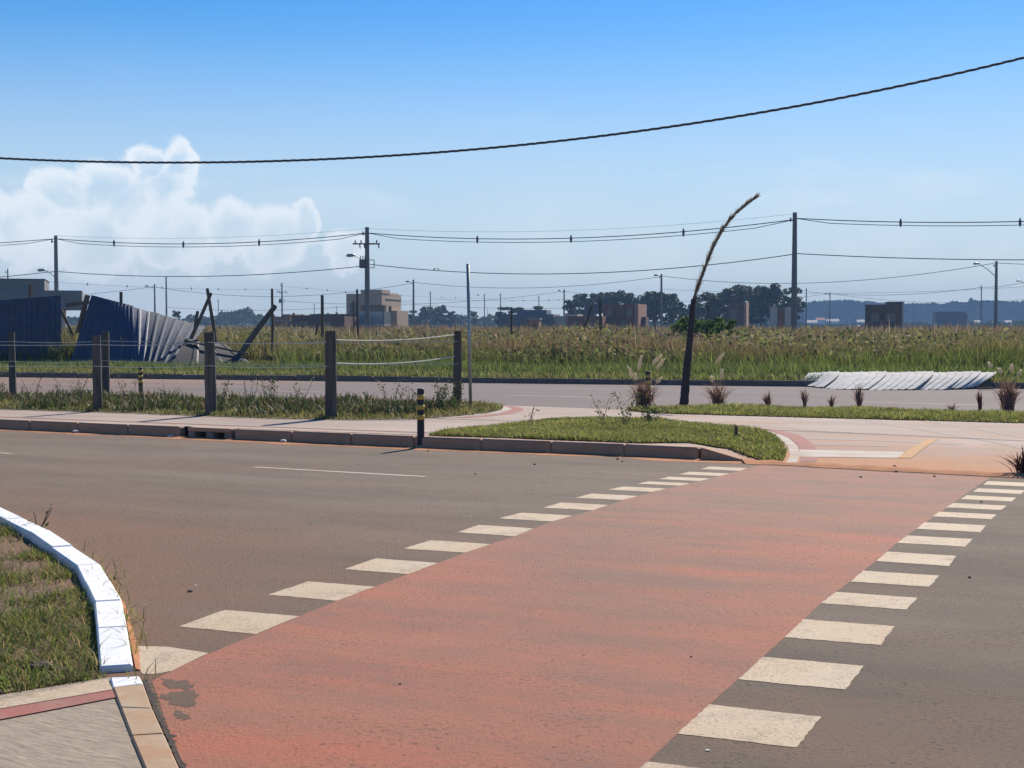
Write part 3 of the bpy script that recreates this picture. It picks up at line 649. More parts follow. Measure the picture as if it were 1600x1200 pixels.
# ------------------------------------------------------------------ post and wire fence
fence = thing('post_and_wire_fence', 'weathered wooden posts strung with pale wires on the weedy verge', 'fence', loc=tuple(G(400, 640)))
def post(px, top, base, w):
    b = G(px, base); Y = b.y; t = P(px, top, Y); r = w / 2 / F * Y
    mb = MB(); n = 9; ln = random.uniform(-.03, .03)
    pts = [Vector((b.x + ln * (1 - k / 6), Y + .05 * 0, b.z - .1 + (t.z - b.z + .1) * k / 6)) for k in range(7)]
    mb.tube(pts, [r * (1.06 - .02 * k) for k in range(7)], n, wob=.07)
    o = obj('post', mb, M['wood'], smooth=False); o.parent = fence; o.matrix_parent_inverse = fence.matrix_world.inverted(); return Vector((b.x, Y, b.z)), t
bpy.context.view_layer.update()
fence_inv = Matrix.Translation(-fence.location)
posts = {}
for k, a in {'a': (19, 519, 622, 11), 'b': (152, 524, 643, 14), 'c': (166, 518, 621.5, 12), 'd': (328, 519, 649, 18), 'e': (517, 517, 654, 18.5), 'f': (715.5, 517, 633, 13), 'z': (-130, 521, 636, 13), 'y': (-150, 519, 614, 11)}.items():
    posts[k] = post(*a)
for o in fence.children: o.matrix_parent_inverse = fence_inv
def fwire(p0, p1, sag, r, name='wire', m='rope'):
    mb = MB(); p0, p1 = Vector(p0), Vector(p1)
    mb.tube([p0.lerp(p1, t) - Vector((0, 0, sag * 4 * t * (1 - t))) for t in np.linspace(0, 1, 15)], r, 5)
    o = obj(name, mb, M[m], fence); o.matrix_parent_inverse = fence_inv
def on(k, f, dx=0, dy=-.09): b, t = posts[k]; p = b.lerp(t, f); return p + Vector((dx, dy, 0))
for (a, b) in (('z', 'b'), ('b', 'd'), ('d', 'e')):
    for f in (.88, .60): fwire(on(a, f), on(b, f), .03, .006)
for (a, b) in (('y', 'a'), ('a', 'c'), ('c', 'f')):
    for f in (.86, .56): fwire(on(a, f), on(b, f), .03 if b != 'f' else .05, .006)
fwire(on('e', .90, .1), on('f', .95, -.06), .05, .013); fwire(on('e', .635, .1), on('f', .66, -.06), .06, .013)

# bollards
def bollard(px, top, base, label, w=12, mound=False, bz=None):
    b = G(px, base) if bz is None else atz(px, base, bz); Y = b.y; t = P(px, top, Y); H = t.z - b.z; r = w / 2 / F * Y
    th = thing('bollard', label, 'bollard', 'black and yellow bollards', loc=tuple(b))
    mb = MB(); mb.tube([(0, 0, -.05), (0, 0, H * .02), (0, 0, H - .015), (0, 0, H)], [r, r, r * .97, r * .85], 14); obj('tube', mb, M['black'], th, True)
    for k in range(3):
        z = H * (.90 - .17 * k); mb = MB(); mb.tube([(0, 0, z - H * .085), (0, 0, z)], r * 1.03, 14); obj('yellow_band', mb, M['yellow'], th, True)
    if mound:
        mb = MB(); mb.tube([(.04, 0, 0), (.04, 0, .03), (.04, 0, .05)], [r * 2.4, r * 1.9, r * .9], 14, wob=.1); obj('base', mb, M['cornerkerb'], th, True)
bollard(657.5, 607, 700, 'black and yellow banded bollard standing in the gutter of the near kerb', 11.5, True, ZR)
bollard(220, 573, 620.5, 'black and yellow banded bollard standing behind the row of wooden posts', 7)
bollard(1012.5, 580, 633.5, 'black and yellow banded bollard half hidden behind the large purple grass clump', 9)
# metal post
b = G(735.5, 638); t = P(731, 413, b.y)
th = thing('metal_post', 'slim bare galvanised steel post rising above the rounded end of the verge', 'post', loc=tuple(b))
mb = MB(); mb.tube([(0, 0, -.05), (t.x - b.x, 0, t.z - b.z)], .029, 12); obj('tube', mb, M['galv'], th, True)
mb = MB(); mb.tube([(t.x - b.x, 0, t.z - b.z), (t.x - b.x, 0, t.z - b.z + .012)], [.031, .02], 12); obj('cap', mb, M['galv'], th, True)
# stakes on the island
for px, tp, bs, lb in ((1012.5, 645, 661, 'short wooden stake at the back of the lawn island'), (1150, 665.5, 687, 'short wooden stake near the right tip of the lawn island'), (834, 663, 667, 'tiny dark wooden peg in the left part of the lawn island')):
    b = G(px, bs); t = P(px, tp, b.y); h = t.z - b.z
    me = MB().tube([(0, 0, -.05), (.004, 0, h * .5), (.0, .005, h)], [.026, .025, .022], 6, wob=.1)
    o = tag(obj('wooden_stake', me, M['timber']), lb, 'stake'); o.location = b

# dead palm
b = G(1070, 635); Y = b.y
th = thing('dead_palm', 'leaning dead palm trunk with one long dry frond curving up to the right', 'palm', loc=tuple(b))
inv = lambda p: Vector(p) - b
tr = [P(1068, 637, Y), P(1073, 580, Y), P(1077, 540, Y), P(1081, 500, Y), P(1083.5, 468, Y)]
tr[0].z -= .03
tp_ = []; tr_ = []
for k_ in range(49):
    t_ = k_ / 48 * 3.999; j_ = int(t_); tp_.append(inv(tr[j_].lerp(tr[j_ + 1], t_ - j_))); tr_.append(float(np.interp(t_, range(5), [.095, .078, .068, .06, .05])) * (1.07 if k_ % 2 else .95) * random.uniform(.96, 1.05))
mb = MB(); mb.tube(tp_, tr_, 10, wob=.06); obj('trunk', mb, M['palmtrunk'], th)
fr = [(1083, 470), (1092, 445), (1103, 415), (1115, 385), (1130, 357), (1148, 335), (1165, 320), (1182, 308)]
FP = [inv(P(a, c, Y - .05 * k)) for k, (a, c) in enumerate(fr)]
mb = MB(); mb.tube(FP, [.03, .026, .022, .019, .016, .012, .008, .004], 6); obj('frond_stem', mb, M['timber'], th)
V = MB()
for k in range(700):
    t = random.uniform(.05, 1) * (len(FP) - 1.001); i = int(t); p = FP[i].lerp(FP[i + 1], t - i); d = (FP[i + 1] - FP[i]).normalized()
    l = random.uniform(.08, .24) * (1.15 - .5 * t / 7); sd = Vector((random.uniform(-1, .8), random.uniform(-.8, .8), random.uniform(-.5, .8))) * .5
    e = p + (d + sd).normalized() * l; w = d.cross(Vector((random.random(), 1, 0))).normalized() * .013
    V.add([p - w, p + w, e], [(0, 1, 2)])
obj('dry_leaflets', V, M['dryleaf'], th)
for (ax, az_) in ((.62, .32), (.35, .1)):
    tp = FP[0]; mb = MB(); mb.tube([tp, tp + Vector((ax * .3, .05, .12)), tp + Vector((ax * .7, .1, .08)), tp + Vector((ax, .12, -.35))], [.014, .011, .008, .003], 5); obj('broken_frond', mb, M['palmtrunk'], th)

# purple grass clumps
PUR = [(.22, .09, .085), (.16, .08, .07), (.29, .16, .12), (.24, .18, .10)]
def clump(px, base, hpx, spread, nb, plumes, label, cols=PUR, z=None):
    b = G(px, base) if z is None else atz(px, base, z); k = b.y / F; h = hpx * k; s = spread * k
    th = thing('fountain_grass', label, 'grass clump', 'purple grass clumps', loc=tuple(b))
    q = rng.normal(0, s * .13, (nb, 2)); n = nb; a = rng.uniform(0, 2 * np.pi, n)
    parts = []; V = []; T = []; C = []
    cc = np.array(cols)[rng.integers(0, len(cols), n)] * rng.uniform(.7, 1.4, (n, 1))
    for i in range(n):
        L_ = h * random.uniform(.55, 1.02); out = s * random.uniform(.05, 1.0) * (1 if random.random() < .8 else 1.5)
        d = np.array([math.cos(a[i]), math.sin(a[i]) * .6, 0]); sd = np.array([-d[1], d[0], 0]) * .008 + np.array([.006, 0, 0]); p0 = np.array([q[i, 0], q[i, 1], 0.0])
        o = len(V) * 0 + sum(0 for _ in ()) + len(V)
        for t, w in ((0, .7), (.35, 1), (.7, .8), (1, .1)):
            c_ = p0 + d * out * t ** 1.7 + np.array([0, 0, L_ * (t - .22 * t ** 3 * (out / s))]); V.append(c_ - sd * w); V.append(c_ + sd * w); C += [cc[i]] * 2
        for j in range(3): T += [(o + 2 * j, o + 2 * j + 1, o + 2 * j + 3), (o + 2 * j, o + 2 * j + 3, o + 2 * j + 2)]
    obj('foliage', npmesh('foliage', np.array(V), np.array(T), np.array(C)), M['leaf'], th)
    for (dx, dy, ang, l) in plumes:        # pixel offsets of the plume's foot, its lean and length
        f0 = Vector((dx * k, random.uniform(-.1, .1), dy * k)); dr = Vector((math.sin(ang), 0, math.cos(ang)))
        mb = MB(); pts = [f0 + dr * (l * k * t) + Vector((math.sin(ang) * l * k * .35 * t * t, 0, -.25 * abs(math.sin(ang)) * l * k * t * t)) for t in np.linspace(0, 1, 7)]
        mb.tube(pts, [.006, .028, .038, .036, .03, .02, .004], 7, wob=.25)
        for i in range(70):
            t = random.uniform(.05, .98) * 5.99; j = int(t); p = pts[j].lerp(pts[j + 1], t - j); e = p + Vector((random.uniform(-1, 1), random.uniform(-1, 1), random.uniform(-.2, 1))).normalized() * .06
            mb.add([p - Vector((.003, 0, 0)), p + Vector((.003, 0, 0)), e], [(0, 1, 2)])
        pl = obj('plume', mb, M['plume'], th)
        st = MB(); st.tube([(dx * k * .2, 0, 0), (dx * k * .5, f0.y * .5, dy * k * .6), tuple(f0)], .003, 4); obj('stem', st, M['straw'], th)
clump(1006, 639, 52, 40, 150, [(-18, 48, -.25, 20), (-8, 60, .15, 24), (12, 68, .55, 24), (20, 62, .45, 20), (20, 40, .6, 12), (-12, 44, -.1, 12)], 'largest purple grass clump with pale plumes, left of the leaning dead palm')
clump(1123, 636, 45, 34, 110, [(-10, 38, -.1, 10), (-4, 68, .5, 20), (3, 44, .05, 16)], 'purple grass clump with pale plumes just right of the dead palm')
clump(1200, 637, 30, 15, 55, [], 'small purple grass clump left of the white sheet pile')
clump(1257, 638, 36, 11, 50, [], 'small upright purple grass clump below the left end of the white sheets')
clump(1299, 639, 28, 10, 34, [], 'thin sparse purple grass clump between two taller ones below the white sheets')
clump(1342, 641, 46, 12, 70, [], 'tall narrow purple grass clump below the middle of the white sheets')
clump(1391, 645, 11, 10, 60, [], 'tiny flattened purple grass tuft below the white sheets')
clump(1488, 645, 18, 13, 40, [], 'tiny purple grass clump at the right, left of a red upright one')
clump(1531, 642, 34, 9, 60, [], 'narrow reddish grass clump below the right end of the white sheets', [(.16, .06, .045), (.11, .045, .035), (.19, .09, .06)])
clump(1575, 645, 62, 30, 170, [(-25, 70, -.4, 9), (-14, 62, -.4, 9), (2, 64, 0, 12), (14, 58, .3, 10)], 'large purple grass clump with pale plumes at the far right edge')
clump(1604, 742, 46, 46, 120, [], 'dark purple grass clump at the right edge beside the orange soil ridge', [(.07, .03, .035), (.05, .025, .03), (.10, .06, .04)])

# tall weeds on the post verge
def weed(px, base, hpx, lean, label, dens=40, name='tall_weed'):
    b = G(px, base); k = b.y / F; h = hpx * k
    th = thing(name, label, 'weed', 'tall weeds on the post verge', loc=tuple(b))
    st = MB(); V = []; T = []; C = []
    ns = random.randint(3, 5)
    for s_ in range(ns):
        a = random.uniform(-.5, .5) + lean; p = [Vector((random.uniform(-.04, .04), random.uniform(-.04, .04), 0))]; L_ = h * random.uniform(.75, 1.25)
        for j in range(4): p.append(p[-1] + Vector((math.sin(a + random.uniform(-.25, .25)) * L_ / 4, random.uniform(-.03, .03), L_ / 4)))
        st.tube(p, [.006, .005, .004, .003, .002], 4)
        for i in range(int(dens * 60 / 40 / ns * 2)):
            t = random.uniform(.15, 1) * 3.999; j = int(t); c = p[j].lerp(p[j + 1], t - j) + Vector((random.gauss(0, .045), random.gauss(0, .045), random.gauss(0, .02)))
            d = Vector((random.uniform(-1, 1), random.uniform(-1, 1), random.uniform(-.4, .8))).normalized() * random.uniform(.025, .05); w = d.cross(Vector((random.random(), random.random(), random.random()))).normalized() * d.length * .35
            o = len(V); V += [tuple(c), tuple(c + d * .5 + w), tuple(c + d), tuple(c + d * .5 - w)]; T += [(o, o + 1, o + 2), (o, o + 2, o + 3)]
            cc = random.choice([(.10, .13, .045), (.13, .16, .06), (.08, .10, .035), (.17, .14, .07)]); C += [cc] * 4
    obj('stem', st, M['timber'], th); obj('leaves', npmesh('leaves', np.array(V), np.array(T), np.array(C)), M['leaf'], th)
for a in [(5, 628, 40, .1, 'tall weed at the left edge beside the first wooden post', 50), (52, 634, 44, .0, 'bare twiggy weed between the two leftmost posts', 14), (88, 632, 42, .3, 'leaning leafy weed left of the twin posts', 30),
          (122, 634, 45, .2, 'upright weed just left of the twin posts', 45), (200, 640, 52, .2, 'broad leafy weed in front of the bollard behind the posts', 60), (256, 641, 38, .4, 'slender weed between the twin posts and the third post', 30),
          (345, 645, 50, -.1, 'leafy weed climbing the third wooden post', 55), (388, 640, 55, .1, 'thin tall weed right of the third post', 20), (425, 646, 50, .2, 'bushy tall weed midway between the two thickest posts', 90),
          (468, 644, 52, .15, 'weed with a dark slanting stem left of the post nearest the camera', 40), (548, 648, 34, .4, 'small weed just right of the post nearest the camera', 40), (612, 645, 50, .1, 'leafy tall weed left of the gutter bollard', 60),
          (640, 645, 36, .3, 'low weed directly behind the gutter bollard', 40), (690, 641, 42, .2, 'silvery leafy weed at the foot of the right end post', 120), (712, 640, 36, -.1, 'bushy weed wrapped round the right end post', 110)]: weed(*a)
for a in [(942, 663, 40, 0., 'tall grass weed at the back of the lawn island', 16), (975, 664, 46, .1, 'tallest green weed at the back of the lawn island', 60), (1020, 662, 26, -.4, 'low arching weed beside the back stake', 40), (828, 664, 26, 0, 'single thin seed stalk at the left of the lawn island', 4), (55, 830, 34, .1, 'single seed stalk standing beside the white kerb', 3)]: weed(*a, name='lawn_weed')

# ------------------------------------------------------------------ stones, litter
def stone(px, py, size, m, label, grp, flat=.6):
    b = G(px, py); k = b.y / F; s = size * k / 2
    bm = bmesh.new(); bmesh.ops.create_icosphere(bm, subdivisions=1, radius=s)
    for v in bm.verts: v.co *= 1 + random.uniform(-.25, .25); v.co.z *= flat
    me = bpy.data.meshes.new('stone'); bm.to_mesh(me); bm.free()
    o = tag(obj('stone', me, m), label, 'stone', grp); o.location = b + Vector((0, 0, s * flat * .6)); o.rotation_euler = (0, 0, random.uniform(0, 6))
for (x, y, s, lb) in [(118, 675, 12, 'leftmost pale rubble chunk against the near kerb'), (267, 683.5, 12, 'pale rubble chunk against the kerb just left of the drain inlet'), (443, 689.5, 12, 'pale rubble chunk against the kerb right of the drain inlet')]: stone(x, y, s, M['palestone'], lb, 'pale rubble along the near kerb', .5)
for (x, y, s, lb) in [(180, 905, 9, 'dark stone on the asphalt right beside the white kerb'), (297, 925, 8, 'dark stone on brown asphalt above the nearest left cream squares'), (835, 726, 5, 'small dark stone near the kerb in front of the lawn island'), (965, 718, 5, 'upper of two close dark stones below the island kerb'), (972, 722, 4, 'lower of two close dark stones below the island kerb'),
        (1400, 738, 6, 'small dark stone at the far end of the red crossing, centre'), (1460, 745, 5, 'small dark stone at the far end of the red crossing, right part'), (1345, 746, 5, 'small dark stone at the far end of the red crossing, left part'), (743, 741, 4, 'tiny dark stone on the asphalt right of the lane dash'),
        (1533, 785, 5, 'tiny dark stone between the far right cream squares'), (1398, 729, 6, 'dark clod on the orange soil ridge'), (1080, 1027, 5, 'dark stone on the red crossing left of the right cream squares'), (669, 705, 4, 'tiny dark stone at the foot of the gutter bollard'), (1515, 903, 6, 'dark stone on asphalt right of the right cream squares'),
        (625, 1070, 5, 'dark stone in the middle of the near red paint'), (1545, 742, 7, 'dark clod at the right end of the soil ridge')]:
    stone(x, y, s, M['stone'], lb, 'small dark stones scattered on the road')
for (x, y, s, lb) in [(226, 945, 5, 'tiny pale chip on brown asphalt beside the white kerb'), (305, 915, 6, 'tiny pale chip beside the dark stone on brown asphalt'), (1105, 1173, 9, 'pale scrap below the nearest right cream square'), (735, 807, 4, 'tiny pale chip on asphalt left of the left cream squares')]: stone(x, y, s, M['palestone'], lb, 'pale chips on the road', .3)
stone(66, 1046, 44, M['timber'], 'brown dry clod lying in the grass by the ramp', 'clods by the ramp', .4); stone(98, 1050, 24, M['stone'], 'smaller dark clod lying in the grass by the ramp', 'clods by the ramp', .4)

# ------------------------------------------------------------------ corrugated sheets
def corr(c00, c10, c01, c11, ribs, amp, nv=6, bow=None):
    """ribbed sheet: corners at foot left, foot right, head left, head right"""
    c00, c10, c01, c11 = map(Vector, (c00, c10, c01, c11)); mb = MB(); prof = [(0, 0), (.68, 0), (.76, 1), (.92, 1)]
    us = [((r + a) / ribs, h) for r in range(ribs) for a, h in prof] + [(1, 0)]
    nrm = (c10 - c00).cross(c01 - c00).normalized()
    for j in range(nv + 1):
        t = j / nv
        for u, h in us:
            p = c00.lerp(c10, u).lerp(c01.lerp(c11, u), t) + nrm * h * amp
            if bow: p += bow(u, t)
            mb.v.append(tuple(p))
    w = len(us); mb.f = [(j * w + i, j * w + i + 1, (j + 1) * w + i + 1, (j + 1) * w + i) for j in range(nv) for i in range(w - 1)]
    return mb
def panel(root, foot0, foot1, head0, head1, n, ribs, amp, mats, jag=0.0, bow=None, name='sheet'):
    f0, f1, h0, h1 = map(Vector, (foot0, foot1, head0, head1))
    for i in range(n):
        a, b = i / n, (i + 1) / n + .004; j = Vector((0, 0, random.uniform(-jag, jag)))
        o = obj(name, corr(f0.lerp(f1, a), f0.lerp(f1, b), h0.lerp(h1, a) + j, h0.lerp(h1, b) + j, ribs, amp, bow=bow), mats(i), root)
        md = o.modifiers.new('thick', 'SOLIDIFY'); md.thickness = .006
YH = 52
ha = thing('blue_hoarding', 'tall dark blue corrugated hoarding standing upright at the left edge', 'hoarding')
panel(ha, P(-90, 590, YH - .5), P(95.5, 578, YH), P(-90, 476, YH - .5), P(95.5, 461.5, YH), 5, 4, .04, lambda i: M['bluesheet'])
for px, tp in ((47, 445), (-30, 452)):
    mb = MB(); mb.bar(P(px - 3, 575, YH + .25), P(px + 1, tp, YH + .2), .1); obj('brace_post', mb, M['timber'], ha)
mb = MB(); mb.bar(P(92, 478, YH + .4), P(115, 525, YH + .5), .09); obj('brace', mb, M['timber'], ha)
hb = thing('collapsed_hoarding', 'blue corrugated hoarding collapsing to the right with sunlit ribbed sheets showing', 'hoarding')
panel(hb, P(107, 575, 51.5), P(212, 577, 50.5), P(143, 461, 51.9), P(208, 478, 52.6), 3, 4, .04, lambda i: M['bluesheet'])
panel(hb, P(211, 577, 50.3), P(268, 578, 48.8), P(207, 478, 52.6), P(320, 512, 53.8), 4, 2, .05, lambda i: M['bluelit'] if i > 0 else M['bluesheet'], .03)
mb = MB(); mb.bar(P(137, 461, 52.2), P(122, 520, 52.4), .13); obj('end_post', mb, M['timber'], hb)
mb = MB(); mb.bar(P(104, 477, 52.3), P(140, 472, 52.1), .12); obj('rail', mb, M['timber'], hb)
mb = MB(); mb.bar(P(189, 456, 52.8), P(190, 560, 52.9), .11); obj('brace_post', mb, M['timber'], hb)
hc = thing('fallen_dark_sheets', 'dark fallen sheets lying low between the blue hoarding and the leaning beam', 'sheet pile')
panel(hc, P(266, 574, 48.6), P(395, 570, 49.5), P(290, 531, 50.6), P(352, 540, 51.2), 3, 1, .02, lambda i: M['darksheet'], .05)
mb = MB(); mb.bar(P(288, 532, 50.4), P(388, 553, 50.2), .07); obj('edge_batten', mb, M['timber'], hc)
def beam(a, ya, b, yb, w, label, name='timber_pole', grp=None, m='timber', base=0.0):
    p, q = P(*a, ya), P(*b, yb); mid = p.lerp(q, .5) + Vector((random.uniform(-.03, .03), 0, 0))
    mb = MB(); mb.tube([p, mid, q], [w / 2, w / 2 * .97, w / 2 * .9], 7, wob=.08); o = tag(obj(name, mb, M[m]), label, 'pole', grp); return o
beam((291, 545), 51, (330, 458), 51.4, .13, 'timber pole leaning right, front one of the crossed pair by the hoarding')
beam((341, 562), 51.2, (324, 451), 51.8, .13, 'timber pole leaning left, rear one of the crossed pair by the hoarding')
beam((304, 520), 51.9, (309, 486), 51.9, .12, 'short timber stub beside the crossed poles')
beam((371, 560), 50.5, (430, 478), 51.5, .20, 'thick timber beam leaning up to the right against a thin post', 'timber_beam')
FP_ = 'wooden posts standing in the weedy field'
beam((425.5, 570), 52, (425, 451), 52, .10, 'thin upright wooden post that the leaning beam rests against', 'field_post', FP_)
beam((502, 570), 52, (503.5, 461), 52, .13, 'upright wooden post in the weeds left of the tan house', 'field_post', FP_)
beam((485, 570), 53, (497, 505), 53, .08, 'thin leaning stake in the weeds below the dark brick walls', 'field_post', FP_)
beam((561, 565), 55, (558, 452), 55, .09, 'thin dark upright post in front of the tan house', 'field_post', FP_)
beam((552.5, 540), 75, (552, 470), 75, .09, 'slim pale post in front of the left corner of the tan house', 'field_post', FP_)
beam((800, 570), 56, (799.5, 480), 56, .09, 'dark upright post in front of the low grey house', 'field_post', FP_)
beam((938.5, 575), 56, (937.5, 468), 56, .12, 'dark upright post in front of the red brick house', 'field_post', FP_)
beam((899, 548), 57, (925, 478), 57.5, .10, 'dark post leaning right in front of the red brick house', 'field_post', FP_)
beam((1102, 500), 70, (1108, 478), 70, .08, 'short dark stake behind the dead palm', 'field_post', FP_)
mb = MB(); mb.tube([P(1023, 460, 56), P(1024, 514, 56), P(1041, 527, 55.6), P(1064, 541, 55)], .028, 6); tag(obj('bent_pipe', mb, M['grey']), 'thin pale pipe bent over in the weeds left of the dead palm', 'pipe')
mb = MB(); mb.tube([P(940, 541, 53), P(955, 533, 53), P(962, 529, 53)], [.02, .05, .06], 6); mb.bar(P(938, 542, 53), P(962, 529, 53), .05); tag(obj('white_batten', mb, M['palewall']), 'pale broken batten lying in the weeds below the red brick house', 'batten')
# white sheets over the far kerb
wsx = [P(1240, 600, 38), P(1556, 600, 37)]
ws = thing('white_sheet_pile', 'long pale corrugated sheet panel fallen across the far kerb onto the road', 'sheet pile')
NS = 12
fjit = [random.uniform(-.5, .5) for _ in range(NS + 2)]
def wfront(u): px = 1237 + 288 * u; k = int(u * NS); return atz(px, 601.5 + 7 * sstep(0, .3, u) - 4.5 * sstep(.86, 1, u) + fjit[k], -.115 + .05 * sstep(.86, 1, u) + .03 * sstep(.12, 0, u))
def wback(u): px = 1262 + 295 * u; return P(px, 585.6 - 1.6 * sstep(0, .15, u), Yf(P(px, 585, 40).x) + 1.0) + Vector((0, 0, .05))
for i in range(NS):
    a, b = i / NS, (i + .999) / NS
    fa = wfront(a); fb = fa + (wfront(a + .9 / NS) - fa) * 1.14
    def bow(u, t, i=i): return Vector((.16 * math.sin(math.pi * t), 0, .075 * math.sin(math.pi * t) + .012 * math.sin(i * 2.1)))
    o = obj('sheet', corr(fa, fb, wback(a), wback(b), 2, .018, 7, bow), M['whitesheet'], ws); md = o.modifiers.new('thick', 'SOLIDIFY'); md.thickness = .006
mb = MB(); mb.bar(P(1199, 589, 39.6), P(1262, 590, 39.6), .06); obj('batten', mb, M['timber'], ws)
mb = MB(); mb.bar(P(1528, 607, 36.4), P(1552, 606.5, 36.5), .05); obj('batten', mb, M['timber'], ws)

# ------------------------------------------------------------------ utility poles
def depth_for(top, h): return (h - CAMH) / (ray(800, top).z / ray(800, top).y)
PL = 'utility poles across the lots'
def pole(px, top, label, h=9.0, lamp=None, cross=False, trafo=False, r=.13, Y=None, bracket=True):
    Y = Y or depth_for(top, h); t = P(px, top, Y); th = thing('utility_pole', label, 'utility pole', PL, loc=(t.x, Y, 0))
    H = t.z; mb = MB(); mb.tube([(0, 0, -.3), (0, 0, H * .5), (0, 0, H)], [r * 1.35, r * 1.1, r * .85], 8); obj('shaft', mb, M['polec'], th)
    k = Y / F
    if lamp:                              # pixel offset of the lamp head, height below the top
        dx, dz = lamp; z = H - dz * k; e = Vector((dx * k, -.1, z)); foot = Vector((0, 0, z - abs(dx) * k * .75))
        mb = MB(); mb.tube([foot, foot.lerp(e, .5) + Vector((0, 0, .12)), e], .035 + .012 * k * 10, 6); arm = obj('lamp_arm', mb, M['galv'], th)
        s = 1 if dx > 0 else -1; mb = MB(); mb.tube([e - Vector((.1 * s, 0, 0)), e + Vector((.12 * s, 0, .02)), e + Vector((.5 * s, 0, .0)), e + Vector((.62 * s, 0, -.03))], [.05, .12, .13, .04], 8); obj('lamp_head', mb, M['galv'], th, True)
    if bracket:
        mb = MB(); mb.bar((-.35, -.1, H - .55), (.1, -.1, H - .5), .06); mb.bar((-.3, -.1, H - .62), (-.3, -.1, H - .35), .09); obj('wire_bracket', mb, M['steel'], th)
    if cross:
        z = H - 26 * k * cross; mb = MB(); mb.box((-.05, -.16, z), (2.1, .1, .11)); ca = obj('crossarm', mb, M['timber'], th)
        for dx in (-.9, -.45, .75):
            mb = MB(); mb.tube([(dx, -.16, z + .04), (dx, -.16, z + .16), (dx, -.16, z + .3)], [.03, .06, .03], 6); obj('insulator', mb, M['steel'], ca)
        for dx in (-.55, -.2, .9):
            mb = MB(); mb.tube([(dx, -.18, z - .05), (dx + .03, -.18, z - .35)], [.05, .04], 6); obj('fuse', mb, M['steel'], ca)
    if trafo:
        z = H - 57 * k * trafo; mb = MB(); mb.box((-.33, -.12, z), (.5, .6, .66)); tf = obj('transformer', bevel(mb, .04), M['steel'], th)
        for q in range(3): mb = MB(); mb.tube([(-.5 + .17 * q, -.1, z + .3), (-.5 + .17 * q, -.1, z + .62)], [.05, .03], 6); obj('bushing', mb, M['steel'], tf)
        mb = MB()
        for a, b in (((.1, -.1, z + .3), (.55, -.1, z + .3)), ((.55, -.1, z + .3), (.55, -.1, z - .3)), ((.55, -.1, z - .3), (.1, -.1, z - .3))): mb.bar(a, b, .06)
        obj('secondary_rack', mb, M['galv'], th)
    return Y
Y1 = pole(87, 368, 'concrete utility pole with street lamp rising behind the blue hoarding', 9.0, (-17, 54), r=.17)
Y2 = pole(573.5, 355, 'concrete utility pole with transformer and crossarm in front of the tan house', 9.0, (-20, 44), 1, 1, r=.18)
Y3 = pole(1242, 332, 'tallest thick concrete utility pole right of the leaning dead palm', 9.0, r=.17)
mb = None
Y4 = pole(646, 437, 'utility pole with lamp just right of the tan house', 8.5, (-6, 3), r=.15)
Y5 = pole(1033.5, 428, 'utility pole in front of the left eucalyptus clump', 8.5, (-5, 2), r=.15)
Y6 = pole(1557, 408, 'utility pole with a street lamp arm pointing left, near the right edge', 8.5, (-28, 4), r=.17)
Y7 = pole(241.5, 444, 'utility pole with lamp seen just above the collapsed blue hoarding', 8.5, (-9, 3), r=.14)
Y8 = pole(259.5, 432, 'thin bare utility pole right of the one with a lamp above the hoarding', 10, r=.14, bracket=False)
Y9 = pole(440.5, 442, 'distant utility pole with crossarm and transformer left of the tan house', 9.5, None, .55, .5, r=.14)
Y10 = pole(881.5, 452, 'utility pole with small lamp at the left end of the eucalyptus clump', 8.5, (-5, 2), r=.15)
rest = [(12, 420, 'short utility pole top above the grey house at the left edge', 10, None), (672.5, 455, 'thin utility pole right of the tan house and its neighbour pole', 9, None), (757, 459, 'utility pole just right of the slim metal post', 9, (-8, 2)),
        (782, 458, 'thin utility pole above the left end of the low grey house', 9, None), (842, 462, 'thin utility pole rising behind the low grey house', 9, None), (1260, 450, 'thin utility pole just right of the tallest pole', 9, None),
        (1297, 457, 'utility pole above the white houses at the foot of the hill', 8.5, (-4, 2)), (1533.5, 446, 'thin utility pole left of the right hand lamp pole', 9, None), (341, 467, 'small distant utility pole right of the crossed timber poles', 8.5, None),
        (491, 474, 'small distant utility pole behind the dark brick walls', 8.5, None), (526, 478, 'tiny distant utility pole left of the tan house', 8.5, None), (1012, 455, 'thin utility pole in front of the eucalyptus crowns', 9, None),
        (1428, 471, 'tiny utility pole right of the dark house before the hill', 8.5, None), (1254, 471, 'tiny utility pole close to the tallest pole', 8.5, None), (1293, 480, 'tiny utility pole beside the white houses', 8.5, None), (762, 483, 'tiny distant pole behind the slim metal post', 8.5, None),
        (1195, 446, 'dark thin utility pole standing in the right eucalyptus clump', 9, None), (1606, 436, 'utility pole at the right edge with its lamp reaching into view', 8.5, (-12, 3))]
RY = {}
for px, tp, lb, h, lp in rest: RY[px] = pole(px, tp, lb, h, lp, r=.11)
YL, YR = Y1 + 14, Y3 - 14
